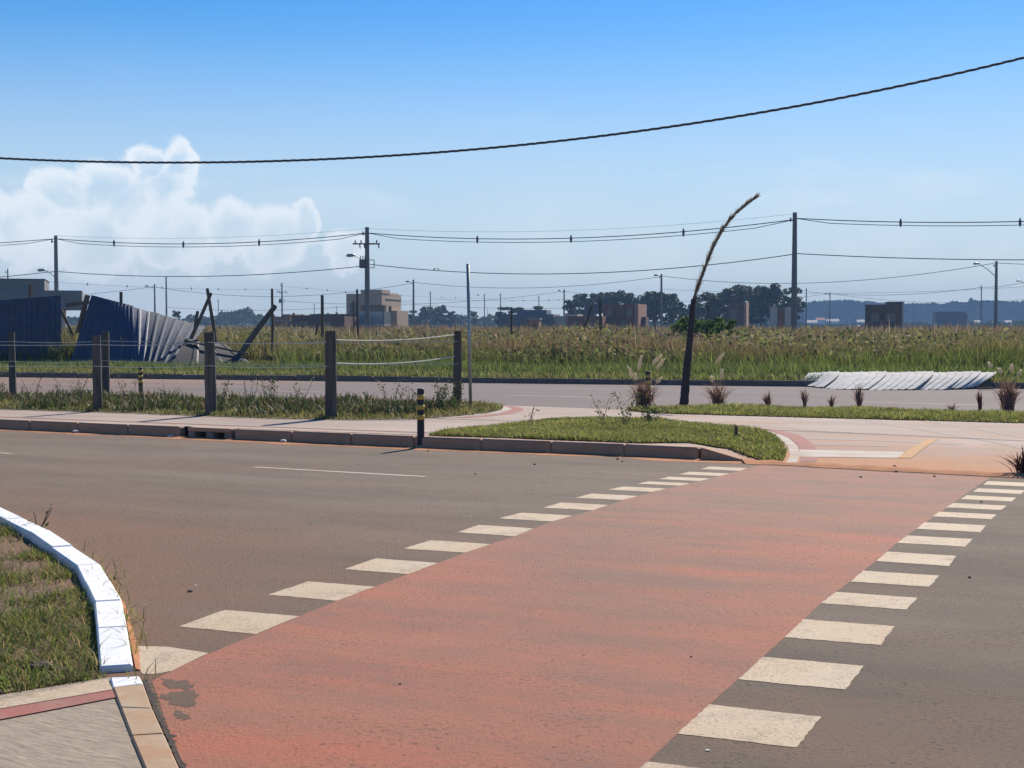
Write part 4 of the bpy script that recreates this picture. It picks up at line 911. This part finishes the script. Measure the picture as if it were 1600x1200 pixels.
# ------------------------------------------------------------------ wires
def wire(a, ya, b, yb, sagpx, r, label, name='overhead_wire', spacers=(), two=0):
    p, q = P(*a, ya), P(*b, yb); sag = sagpx * (ya + yb) / 2 / F
    th = thing(name, label, 'wire', 'overhead wires', loc=tuple(p)) if spacers or two else None
    def pt(t): return p.lerp(q, t) - Vector((0, 0, sag * 4 * t * (1 - t)))
    def tb(dz, rr): m_ = MB(); m_.tube([pt(t) - Vector((0, 0, dz * min(1, 12 * t, 12 * (1 - t)))) - (p if th else Vector()) for t in np.linspace(0, 1, 25)], rr, 4); return m_
    if not th: return tag(obj(name, tb(0, r), M['wire']), label, 'wire', 'overhead wires')
    obj('conductor', tb(0, r), M['wire'], th)
    if two: obj('conductor', tb(two, r * .75), M['wire'], th)
    for s in spacers:
        t = (s - a[0]) / (b[0] - a[0])
        lo, hi = 0, 1
        for _ in range(40):
            md = (lo + hi) / 2; w = pt(md); xp = 800 + F * w.x / w.y
            if xp < s: lo = md
            else: hi = md
        c = pt(lo) - p; mb = MB(); mb.tube([c + Vector((0, 0, .25)), c + Vector((0, 0, .05)), c - Vector((0, 0, .15)), c - Vector((0, 0, two + .12))], [.02, .085, .09, .02], 6); obj('spacer', mb, M['steel'], th)
wire((-400, 390), YL, (87, 373), Y1, 6, .03, 'twin overhead cable running off the left edge from the pole behind the hoarding', spacers=(-120,), two=.22)
wire((87, 373), Y1, (573.5, 364), Y2, 12, .03, 'twin overhead cable with spacers between the hoarding pole and the transformer pole', spacers=(180, 288, 406), two=.25)
wire((573.5, 364), Y2, (1242, 343), Y3, 18, .03, 'twin overhead cable with spacers between the transformer pole and the tallest pole', spacers=(746, 892, 1067), two=.25)
wire((1242, 341), Y3, (1990, 322), YR, 14, .03, 'twin overhead cable with spacers running off right from the tallest pole', spacers=(1405, 1591), two=.22)
wire((87, 368), Y1, (573.5, 357), Y2, 9, .008, 'thinnest topmost wire between the hoarding pole and the transformer pole')
wire((573.5, 357), Y2, (1242, 334), Y3, 14, .008, 'thinnest topmost wire between the transformer pole and the tallest pole')
wire((-400, 452), YL, (87, 424), Y1, 7, .028, 'single low cable running off the left edge from the hoarding pole')
wire((87, 424), Y1, (573.5, 415), Y2, 12, .028, 'single low cable between the hoarding pole and the transformer pole')
wire((578, 413), Y2, (1242, 397), Y3, 22, .028, 'single low cable between the transformer pole and the tallest pole')
wire((1242, 396), Y3, (2000, 396), YR, 10, .028, 'single low cable running off right from the tallest pole')
wire((-300, 478), Y7 + 20, (241.5, 448), Y7, 10, .03, 'low cable arriving from the left at the lamp pole above the hoarding')
wire((241.5, 448), Y7, (646, 442), Y4, 18, .03, 'low cable between the hoarding lamp pole and the pole by the tan house')
wire((646, 441), Y4, (1033.5, 432), Y5, 13, .03, 'low cable between the tan house pole and the eucalyptus pole')
wire((1033.5, 431), Y5, (1555, 411), Y6, 20, .03, 'low cable between the eucalyptus pole and the right lamp pole')
wire((1557, 411), Y6, (2100, 395), Y6 - 20, 10, .03, 'low cable running off the right edge from the right lamp pole')
wire((440, 470), Y9, (881.5, 455), Y10, 12, .03, 'distant cable between the far transformer pole and the low grey house pole')
wire((881.5, 455), Y10, (1297, 459), RY[1297], 14, .03, 'distant cable passing in front of the eucalyptus crowns')
wire((1297, 459), RY[1297], (1533.5, 449), RY[1533.5], 6, .035, 'distant cable above the blue hill at the right')
wire((1533.5, 449), RY[1533.5], (1606, 440), RY[1606], 2, .035, 'short distant cable reaching the right edge lamp')
wire((1260, 454), RY[1260], (1297, 459), RY[1297], 1, .035, 'short cable between two thin poles above the white houses')
wire((1300, 459), RY[1297], (1700, 455), RY[1297], 16, .03, 'lowest faint cable above the blue hill at the right')
wire((-60, 430), 200, (440, 452), Y9, 6, .022, 'faint distant cable with spacers above the collapsed hoarding', spacers=(76, 138, 200, 254, 300, 342, 384), two=.0)
wire((440, 447), Y9, (842, 466), RY[842], 6, .022, 'faint distant cable with spacers passing behind the tan house', spacers=(480, 512, 540, 690, 712, 735), two=.0)
wire((646, 476), 300, (1010, 476), 300, 6, .03, 'faintest low cable running behind the slim metal post')
wire((258, 480), 280, (646, 470), Y4, 9, .025, 'faint low cable behind the crossed timber poles')
wire((672.5, 467), RY[672.5], (1012, 460), RY[1012], 6, .025, 'faint cable with spacers above the low grey house', spacers=(800, 818, 857, 873), two=.0)
wire((1033.5, 452), 240, (1600, 448), 240, 8, .02, 'faint cable passing right of the eucalyptus pole towards the hill')
# heavy twisted service cable in the foreground sky
YC = 30.0; mb_ = []
cb = thing('twisted_cable', 'heavy dark twisted cable sagging across the whole sky in the foreground', 'cable')
def cpt(x): return P(x, 254 - 9.27e-5 * (x - 270) ** 2, YC + (x - 800) * -.004)
xs_ = np.linspace(-700, 2300, 1500)
for s in range(3):
    pts = []
    for x in xs_:
        c = cpt(x); a = c.x / .60 * 2 * math.pi + s * 2.0944; pts.append(c + Vector((0, math.cos(a) * .014, math.sin(a) * .014)))
    m_ = MB(); m_.tube(pts, .0125, 6); obj('strand', m_, M['wire'], cb, True)
# two birds on the low cable
for bx, sd, lb in ((678.5, 1, 'left one of two small dark birds perched on the low cable'), (685, -1, 'right one of two small dark birds perched on the low cable')):
    t = (bx - 578) / (1242 - 578); Yb = Y2 + (Y3 - Y2) * t; c = P(bx, 421.5, Yb)
    m_ = MB(); m_.tube([(-.16 * sd, 0, -.02), (-.06 * sd, 0, .03), (.04 * sd, 0, .1), (.09 * sd, 0, .17), (.13 * sd, 0, .2), (.18 * sd, 0, .19)], [.015, .055, .075, .05, .045, .008], 8)
    o = tag(obj('bird', m_, M['steel'], smooth=True), lb, 'bird', 'birds on the cable'); o.location = c; o.scale = (.6, .6, .6)

# ------------------------------------------------------------------ buildings
def house(name, label, px0, px1, top, Y, rot=12):
    """an empty at the house's front left foot, x along its front, y away from the viewer"""
    a = P(px0, top, Y); th = thing(name, label, 'house', loc=(a.x, Y, 0), rz=-R(rot)); k = Y / F
    th['k'] = 0; del th['k']
    return th, (px1 - px0) * k, a.z, k
def wallbox(th, x0, x1, y0, y1, z0, z1, m, name='wall', b=None):
    mb = MB(); mb.box(((x0 + x1) / 2, (y0 + y1) / 2, (z0 + z1) / 2), (x1 - x0, y1 - y0, z1 - z0)); return obj(name, mb, M[m], th if b is None else b)
def win(th, x0, x1, z0, z1, y=0.0, m='darkglass', frame='grey', side=False):
    """a window set in the wall: frame bars, sill and a pane"""
    mb = MB(); w = .07
    for (a, b, c, d) in ((x0, x0 + w, z0, z1), (x1 - w, x1, z0, z1), (x0 + w, x1 - w, z1 - w, z1), (x0 + w, x1 - w, z0, z0 + w)): mb.box(((a + b) / 2, y - .03, (c + d) / 2), (b - a, .06, d - c))
    f = obj('window', mb, M[frame], th); mb = MB(); mb.box(((x0 + x1) / 2, y - .008, (z0 + z1) / 2), (x1 - x0 - 2 * w, .012, z1 - z0 - 2 * w)); obj('pane', mb, M[m], f)
    mb = MB(); mb.box(((x0 + x1) / 2, y - .06, z0 - .04), (x1 - x0 + .1, .12, .06)); obj('sill', mb, M[frame], f)
# grey house at left
Yg = 118; th, W_, Ht, k = house('grey_house', 'flat roofed grey modern house behind the blue hoarding at the left edge', -40, 121, 453, Yg, -15)
H2 = Ht; H1 = P(0, 436, Yg).z
wallbox(th, -3, 5.35, .3, 9, H2 - .9, H1, 'grey', 'upper_storey'); wallbox(th, -3, W_, 0, 8, H2 - 1.55, H2, 'grey', 'cantilever_slab')
wallbox(th, -3, W_ - 1.5, .6, 8, 0, H2 - 1.552, 'palewall', 'wall'); wallbox(th, -3, 5.4, .25, 9.05, H1, H1 + .07, 'roofgrey', 'roof_edge')
win(th, 2.2, 4.8, .9, 2.1, .6); win(th, -1.5, 1.0, .9, 2.1, .6)
# tan two storey house
Yt = 200; th, W_, Ht, k = house('tan_house', 'two storey tan house with glazed balcony behind the transformer pole', 541, 600, 457, Yt, 13)
Z = lambda py: P(800, py, Yt).z
wallbox(th, 0, 2.0, 0, 9, 0, Z(459), 'tan'); wallbox(th, 2.002, W_, -.25, 8.5, Z(477), Z(459), 'tan', 'upper_wall')
wallbox(th, 2.002, W_, 1.6, 8.5, 0, Z(477.2), 'tan', 'recess_wall')
wallbox(th, 2.2, W_ + .06, -.4, 3.2, Z(458.9), Z(453), 'tan', 'parapet'); wallbox(th, 1.2, W_ - .4, 3.21, 8.4, Z(458.9), Z(457), 'tan', 'parapet')
win(th, 2.9, W_ - .3, Z(492), Z(478), 1.6)
for x0 in (.55, 1.25): win(th, x0, x0 + .35, Z(508), Z(473), 0)
rl = wallbox(th, 2.2, W_ + .5, -1.3, -1.2, Z(507), Z(488), 'glass', 'balcony_glass'); wallbox(th, 2.2, W_ + .55, -1.35, -1.15, Z(488), Z(487), 'galv', 'rail', rl)
wallbox(th, 2.0, W_ + .7, -1.4, 1.59, Z(509), Z(507), 'palewall', 'balcony_slab'); wallbox(th, W_ + .55, W_ + .65, -1.3, 1.5, Z(507) + .005, Z(487), 'steel', 'balcony_end')
wallbox(th, W_ + .002, W_ + .08, 1.6, 8.6, Z(467), Z(465.5), 'palewall', 'string_course')
mb = MB(); mb.box((W_ + .01, 3.4, Z(484)), (.05, 1.0, 1.0)); obj('side_window', mb, M['darkglass'], th)
wallbox(th, W_ + .002, W_ + .75, 4.2, 9.5, 0, Z(485), 'tan', 'low_wing')
# dark brick walls left of it
Yb = 190; th, W_, Ht, k = house('brick_shell', 'dark roofless brick walls left of the tan house', 455, 541, 493, Yb, 10)
wallbox(th, 0, W_, 0, .3, 0, Ht, 'brickdark'); wallbox(th, 0, .3, .3, 7, 0, Ht + .1, 'brickdark', 'side_wall'); wallbox(th, W_ - .3, W_, .3, 7, 0, Ht - .1, 'brickdark', 'side_wall'); wallbox(th, .3, W_ - .3, 6.7, 7, 0, Ht + .25, 'brickdark', 'rear_wall')
for q in range(6): wallbox(th, .2 + q * 1.15, .42 + q * 1.15, -.05, .25, Ht + .002, Ht + random.uniform(.15, .5), 'brickdark', 'column_stub')
win(th, 1.2, 2.2, .9, 1.9, 0, frame='brickpale'); win(th, 4.2, 5.2, .9, 1.9, 0, frame='brickpale')
th, W_, Ht, k = house('brick_house', 'small pale brick house with unfinished top left of the dark brick walls', 427, 455, 491, 195, 10)
wallbox(th, 0, 1.2, 0, 6, 0, Ht - .3, 'brickpale'); wallbox(th, 1.2, W_, 0, 6, 0, Ht, 'brickpale'); win(th, 1.5, 2.2, 1.0, 2.0, 0); wallbox(th, -.1, W_ + .1, -.1, 6.1, Ht - .9, Ht - .8, 'palewall', 'lintel_band')
# low grey house
Yl = 210; th, W_, Ht, k = house('low_grey_house', 'long low grey house under construction right of the slim metal post', 778, 865, 491, Yl, 8)
Z = lambda py: P(800, py, Yl).z
wallbox(th, 0, W_, 0, 9, 0, Ht, 'roofgrey'); wallbox(th, 2.4, W_ - 1.2, 2, 8, Ht + .002, Z(484), 'roofgrey', 'roof_block'); wallbox(th, -.15, W_ + .1, -.2, 9.1, Ht - .5, Ht - .35, 'grey', 'fascia')
win(th, 1.0, 2.6, .8, 2.0, 0); win(th, 5.0, 6.6, .8, 2.0, 0); wallbox(th, W_ + .002, W_ + 2.0, 1, 8, 0, Ht - .25, 'palewall', 'side_wing'); win(th, 3.4, 4.4, .2, 2.1, 0)
th, W_, Ht, k = house('gate_pillar_wall', 'small orange brick pillar house in front of the low grey house', 825, 843, 499, 150, 8)
wallbox(th, 0, W_, 0, 1.4, 0, Ht, 'brickpale'); wallbox(th, -.08, W_ + .1, -.1, 1.5, Ht, Ht + .1, 'palewall', 'coping')
mb = MB(); mb.box((W_ * .5, -.03, Ht - .75), (.5, .06, .35)); obj('meter_box', mb, M['brickdark'], th)
# red brick house
Yr = 200; th, W_, Ht, k = house('red_brick_house', 'two storey red brick house without roof in front of the left eucalyptus clump', 942, 992, 476, Yr, 13)
Z = lambda py: P(800, py, Yr).z
wallbox(th, 0, W_, 0, 8, 0, Ht, 'brick'); wallbox(th, W_ + .002, W_ + .5, -.2, 8.2, 0, Ht + .1, 'brickpale', 'end_wall')  # sunlight on the end face put into a paler brick colour
for q in (1.6, 2.9): wallbox(th, q, q + .18, -.06, .1, Z(500), Ht - .1, 'brickdark', 'column')
win(th, .5, 1.2, Z(494), Z(483), 0); win(th, 3.2, 4.0, Z(494), Z(483), 0); win(th, .8, 1.5, .6, 2.0, 0); win(th, 2.5, 3.3, .6, 2.0, 0); wallbox(th, W_ + .5, W_ + 1.1, 3, 6, 0, Z(495), 'brickdark', 'annex')
th, W_, Ht, k = house('brick_garden_wall', 'single storey red brick building with pale columns left of the red brick house', 884, 942, 494, 196, 13)
wallbox(th, 0, W_, 0, 5, 0, Ht, 'brick'); wallbox(th, -.3, 1.6, -.2, 4, Ht + .002, Ht + .25, 'palewall', 'roof_slab')
for q in (.05, 2.55, 4.35): wallbox(th, q, q + .28, -.12, .16, 0, Ht - .02, 'brickpale', 'column')
win(th, .7, 1.6, .8, 1.9, 0); win(th, 3.1, 4.0, .8, 1.9, 0)
# buildings at right
th, W_, Ht, k = house('brown_building', 'dim brown brick building half hidden below the right eucalyptus clump', 1136, 1162, 473, 230, 12)
wallbox(th, 0, W_, 0, 7, 0, Ht, 'brickdark'); wallbox(th, W_ + .002, W_ + .4, -.1, 7, 0, Ht + .1, 'brickpale', 'end_wall'); win(th, .6, 1.4, 2.6, 3.7, 0)  # paler brick on the end wall stands in for sunlight
th, W_, Ht, k = house('pale_wall_house', 'unfinished house with two pale walls just left of the tallest pole', 1203, 1238, 477, 190, 10)
wallbox(th, 0, .95, 0, .25, 0, Ht - .25, 'palewall'); wallbox(th, 1.9, W_, 0, .25, 0, Ht - .2, 'palewall'); wallbox(th, .3, W_, 3, 6, 0, Ht - .35, 'brickdark', 'rear_wall'); wallbox(th, .42, .62, .3, .5, 0, Ht + .2, 'palewall', 'column')
Yd = 175; th, W_, Ht, k = house('dark_house', 'dark boxy unfinished house with one lit edge in front of the blue hill', 1352, 1407, 476, Yd, 12)
wallbox(th, 0, W_, 0, .3, 1.4, Ht, 'brickdark'); wallbox(th, 0, .5, .0, 5.9, 0, 1.399, 'brickdark', 'pier'); wallbox(th, 1.4, 2.1, 0, .3, 0, 1.399, 'brickdark', 'pier'); wallbox(th, .5, W_, 5, 6, 0, 3.4, 'brickdark', 'rear_wall')
wallbox(th, 2.6, W_ + .02, .301, 6, Ht - .4, Ht + .35, 'brickdark', 'upper_block'); wallbox(th, W_ + .025, W_ + .3, -.1, 6, 0, Ht + .35, 'palewall', 'end_wall'); wallbox(th, 3.2, 3.6, 0, .3, 0, 1.399, 'brickdark', 'pier')  # lit edge is painted: end wall takes the pale wall colour
win(th, .7, 1.6, 1.9, 2.8, 0); win(th, 2.4, 3.5, 1.9, 2.8, 0)
Yq = 420; th, W_, Ht, k = house('blue_grey_house', 'hazy grey house with dark doorway near the right edge before the hill', 1462, 1507, 487, Yq, 10)
wallbox(th, 0, W_, 0, 8, 0, Ht, 'roofgrey'); wallbox(th, .6, 2.0, -.3, .1, Ht - .9, Ht - .5, 'darkglass', 'canopy'); win(th, 2.8, 4.4, 1.5, 3.2, 0); wallbox(th, W_ + .002, W_ + .6, -.1, 8, 0, Ht - .6, 'grey', 'end_wall')
for i, (px, w, top, rf, lb) in enumerate([(1262, 14, 502, 'palewall', 'lowest white house at the left foot of the hill'), (1276, 12, 498, 'redroof', 'white house with reddish roof at the foot of the hill'), (1292, 18, 500, 'palewall', 'widest white house at the foot of the hill'), (1340, 10, 501, 'palewall', 'tiny pale house left of the dark unfinished house'), (1524, 8, 502, 'palewall', 'tiny pale house beside the hazy grey house'), (1572, 8, 502, 'palewall', 'tiny pale house near the right edge')]):
    Yw = 640 + 15 * i; th, W_, Ht, k = house('white_house', lb, px, px + w, top, Yw, 10)
    wallbox(th, 0, W_, 0, 6, 0, Ht - .6, 'whitepaint'); mb = MB(); mb.add([(-.3, -.4, Ht - .6), (W_ + .3, -.4, Ht - .6), (W_ + .3, 6.4, Ht - .6), (-.3, 6.4, Ht - .6), (-.3, 3, Ht + .5), (W_ + .3, 3, Ht + .5)], [(0, 1, 5, 4), (2, 3, 4, 5), (0, 4, 3), (1, 2, 5), (0, 3, 2, 1)]); obj('roof', mb, M[rf], th)

# ------------------------------------------------------------------ trees
def crown(seed, h, w, ncl, nf, base=.35, size=.3, tone=(.045, .065, .024)):
    r_ = np.random.default_rng(seed); V = []; C = []
    cl = []
    for i in range(ncl):
        a = r_.uniform(0, 2 * np.pi); z = base + (1 - base) * r_.uniform(.05, 1) ** .75; rad = w / 2 * math.sqrt(r_.uniform(0, 1)) * (1.05 - .55 * abs((z - base) / (1 - base) - .45))
        cl.append((rad * math.cos(a), rad * math.sin(a), z * h - h * .07, h * r_.uniform(.055, .105)))
    n = ncl * nf; cc = np.repeat(np.array(cl), nf, 0)
    d = r_.normal(0, 1, (n, 3)); d /= np.linalg.norm(d, axis=1)[:, None]; rr = r_.uniform(.35, 1, n) ** .5
    c = cc[:, :3] + d * (cc[:, 3] * rr)[:, None] * np.array([1.25, 1.25, .75])
    u = r_.normal(0, 1, (n, 3)); u /= np.linalg.norm(u, axis=1)[:, None]; v = np.cross(u, r_.normal(0, 1, (n, 3))); v /= np.linalg.norm(v, axis=1)[:, None]
    s = size * r_.uniform(.6, 1.4, (n, 1)); V = np.stack([c - u * s, c + v * s * .6, c + u * s, c - v * s * .6], 1).reshape(-1, 3)
    i = np.arange(n)[:, None] * 4; T = np.concatenate([i + [0, 1, 2], i + [0, 2, 3]], 1).reshape(-1, 3)
    C = np.array(tone) * r_.uniform(.6, 1.5, (n, 1)) * np.repeat(r_.uniform(.75, 1.25, ncl), nf)[:, None]
    return npmesh('crown', V, T, np.repeat(C, 4, 0)), cl
def trunk(seed, h, cl):
    random.seed(seed); mb = MB(); r = h * .016
    pts = [Vector((0, 0, -.3)), Vector((random.uniform(-.2, .2), 0, h * .3)), Vector((random.uniform(-.4, .4), .1, h * .6)), Vector((random.uniform(-.5, .5), 0, h * .85))]
    mb.tube(pts, [r * 1.3, r, r * .7, r * .3], 7)
    for c in cl[::2]:
        e = Vector(c[:3]); t = min(.8, max(.25, c[2] / h - .22)); s = pts[0].lerp(pts[3], t); mb.tube([s, s.lerp(e, .5) + Vector((0, 0, -.02 * h)), e], [r * .45, r * .3, r * .12], 5)
    return mb.mesh('trunk')
KIND = []
for sd, (h, w, ncl, nf, base, size) in enumerate([(10, 6, 22, 85, .30, .33), (10, 7.5, 28, 85, .18, .33), (10, 5, 16, 85, .36, .30), (10, 9, 30, 85, .2, .36), (10, 4, 16, 80, .12, .33), (10, 17, 90, 60, .0, .5)]):
    cm, cl = crown(sd + 40, h, w, ncl, nf, base, size, (.10, .16, .03) if sd == 5 else (.05, .068, .026)); cm.materials.append(M['leaf']); tm = trunk(sd, h, cl); tm.materials.append(M['bark']); KIND.append((cm, tm))
random.seed(5)
def tree(px, top, Y, kind, label, group, wide=1.0, name='eucalyptus_tree'):
    t = P(px, top, Y); th = thing(name, label, 'tree', group, loc=(t.x, Y, 0), rz=random.uniform(0, 6.28)); s = (t.z + .4) / 10; th.scale = (s * wide, s * wide, s)
    cm, tm = KIND[kind]; obj('crown', cm, None, th); obj('trunk', tm, None, th)
LT = [(893, 470, 0), (905, 462, 1), (918, 459, 0), (930, 463, 2), (943, 459, 1), (957, 457, 0), (968, 456, 1), (980, 459, 0), (992, 463, 2), (1010, 465, 1), (1021, 456, 0), (1033, 462, 1), (1047, 460, 0), (1058, 470, 2), (1074, 476, 3)]
wd = ['leftmost', 'second', 'third', 'fourth', 'fifth', 'sixth', 'seventh', 'eighth', 'ninth', 'tenth', 'eleventh', 'twelfth', 'thirteenth', 'fourteenth', 'fifteenth']
for i, (px, tp, kd) in enumerate(LT): tree(px, tp, 285 + (i * 37) % 40, kd, ('%s eucalyptus from the left in the clump behind the red brick house' % wd[i]).replace('leftmost eucalyptus from the left', 'leftmost eucalyptus'), 'left eucalyptus clump', 1.0)
RT = [(1092, 472, 2), (1105, 466, 3), (1118, 458, 0), (1131, 454, 1), (1146, 451, 0), (1160, 447, 1), (1176, 447, 3), (1190, 449, 1), (1206, 445, 1), (1219, 450, 3), (1230, 468, 3)]
for i, (px, tp, kd) in enumerate(RT): tree(px, tp, 275 + (i * 23) % 30, kd, ('%s tree from the left in the dense clump left of the tallest pole' % wd[i]).replace('leftmost tree from the left', 'leftmost tree'), 'right eucalyptus clump', 1.1)
MT = [(652, 486, 3), (664, 481, 1), (676, 480, 3), (690, 478, 1), (700, 486, 3), (710, 492, 3)]
for i, (px, tp, kd) in enumerate(MT): tree(px, tp, 430 + i * 5, kd, ('%s hazy tree from the left in the bluish group right of the tan house' % wd[i]).replace('leftmost hazy tree from the left', 'leftmost hazy tree'), 'bluish trees right of the tan house', 1.1, 'hazy_tree')
tree(740, 487, 420, 4, 'single pointed hazy tree just right of the slim metal post', 'single far trees', 1.0, 'pointed_tree')
tree(795, 481, 300, 3, 'rounded tree behind the left end of the low grey house', 'single far trees', 1.2, 'round_tree'); tree(828, 480, 300, 3, 'rounded tree behind the middle of the low grey house', 'single far trees', 1.3, 'round_tree')
tree(1520, 466, 1000, 1, 'single tree standing out above the ridge of the hill', 'single far trees', .8, 'ridge_tree')
tree(276, 487, 330, 4, 'pointed far tree above the collapsed blue hoarding', 'single far trees', 1, 'pointed_tree')
# green bush in the field behind the dead palm
tree(1100, 511, 58, 5, 'bright green bush in the weeds right behind the dead palm', 'single far trees', 1.0, 'field_bush')
# far wood along the horizon
q = []
r_ = np.random.default_rng(9); n = 60000
a = r_.uniform(-.40, .40, n); Yw = r_.uniform(560, 700, n); base = np.array([3.4 + 2.6 * noise.fractal(Vector((x * 26, 1.5, 0)), 1, 2, 5) + 1.6 * noise.fractal(Vector((x * 120, 4.5, 0)), 1, 2, 3) for x in a])
hgt = np.clip(base * np.where(a < -.1, 1.35, np.where(a > .2, .55, 1.0)), 1.0, 9); c = np.column_stack([np.tan(a) * Yw, Yw, hgt * r_.uniform(0, 1, n) ** .6])
u = r_.normal(0, 1, (n, 3)); u /= np.linalg.norm(u, axis=1)[:, None]; v = np.cross(u, r_.normal(0, 1, (n, 3))); v /= np.linalg.norm(v, axis=1)[:, None]; s = r_.uniform(.5, 1.1, (n, 1))
V = np.stack([c - u * s, c + v * s * .6, c + u * s, c - v * s * .6], 1).reshape(-1, 3); i = np.arange(n)[:, None] * 4
T = np.concatenate([i + [0, 1, 2], i + [0, 2, 3]], 1).reshape(-1, 3); C = np.repeat(np.array([.04, .06, .025]) * r_.uniform(.6, 1.4, (n, 1)), 4, 0)
tag(obj('far_wood', npmesh('far_wood', V, T, C), M['leaf']), 'low hazy band of distant woodland along the horizon', 'wood', kind='stuff')
# hill
def hill_h(az):
    px = 800 + F * math.tan(az)
    return 36 * sstep(1120, 1290, px) - 3 * sstep(1320, 1430, px) + 3 * sstep(1450, 1600, px)
YHL = 1150; mb = MB(); az_ = np.linspace(.12, .62, 900); rows = [(-33 + 1.5 * k, sstep(-.05, 1, k / 22)) for k in range(23)] + [(60, .9)]
for dy, f in rows:
    for x in az_:
        b = hill_h(x) * YHL / F + 1.5; Yq_ = YHL + dy; X_q = math.tan(x) * Yq_
        nzv = noise.fractal(Vector((X_q * .10, Yq_ * .12, 2)), 1, 2, 4) * 1.3 + noise.fractal(Vector((X_q * .018, Yq_ * .012, 7)), 1, 2, 2) * 1.6
        mb.v.append((X_q, Yq_, -.3 + f * max(0, b) + nzv * min(1, f * 1.5) * min(1, b / 6)))
nA = len(az_); mb.f = [(j * nA + i, j * nA + i + 1, (j + 1) * nA + i + 1, (j + 1) * nA + i) for j in range(len(rows) - 1) for i in range(nA - 1)]
tag(obj('hills', mb, M['hill']), kind='structure')
HV = np.array(mb.v); pick = rng.integers(0, len(HV) - nA, 34000); c = HV[pick] + np.column_stack([rng.normal(0, 1.2, 34000), rng.normal(0, .8, 34000), rng.uniform(-.6, .9, 34000)]); c = c[c[:, 2] > 1.0]; n = len(c)
u = rng.normal(0, 1, (n, 3)); u /= np.linalg.norm(u, axis=1)[:, None]; v = np.cross(u, rng.normal(0, 1, (n, 3))); v /= np.linalg.norm(v, axis=1)[:, None]; s = rng.uniform(.7, 1.5, (n, 1))
V = np.stack([c - u * s, c + v * s * .7, c + u * s, c - v * s * .7], 1).reshape(-1, 3); i = np.arange(n)[:, None] * 4
tag(obj('hill_forest', npmesh('hill_forest', V, np.concatenate([i + [0, 1, 2], i + [0, 2, 3]], 1).reshape(-1, 3), np.repeat(np.array([.02, .032, .014]) * rng.uniform(.5, 1.5, (n, 1)), 4, 0)), M['hill']), 'dark bluish forest canopy covering the long low hill at the right', 'forest', kind='stuff')

# ------------------------------------------------------------------ haze
hz = MB(); hz.box((0, 680, 17), (2600, 1500, 37)); o = tag(obj('haze', hz, None), kind='stuff')
m = bpy.data.materials.new('haze_air'); m.use_nodes = True; nt = m.node_tree; nt.nodes.clear()
ou = nt.nodes.new('ShaderNodeOutputMaterial'); pv = nt.nodes.new('ShaderNodeVolumePrincipled')
pv.inputs['Color'].default_value = (.30, .50, .82, 1); pv.inputs['Density'].default_value = .00052; pv.inputs['Anisotropy'].default_value = 0.0
nt.links.new(pv.outputs[0], ou.inputs['Volume']); o.data.materials.append(m)
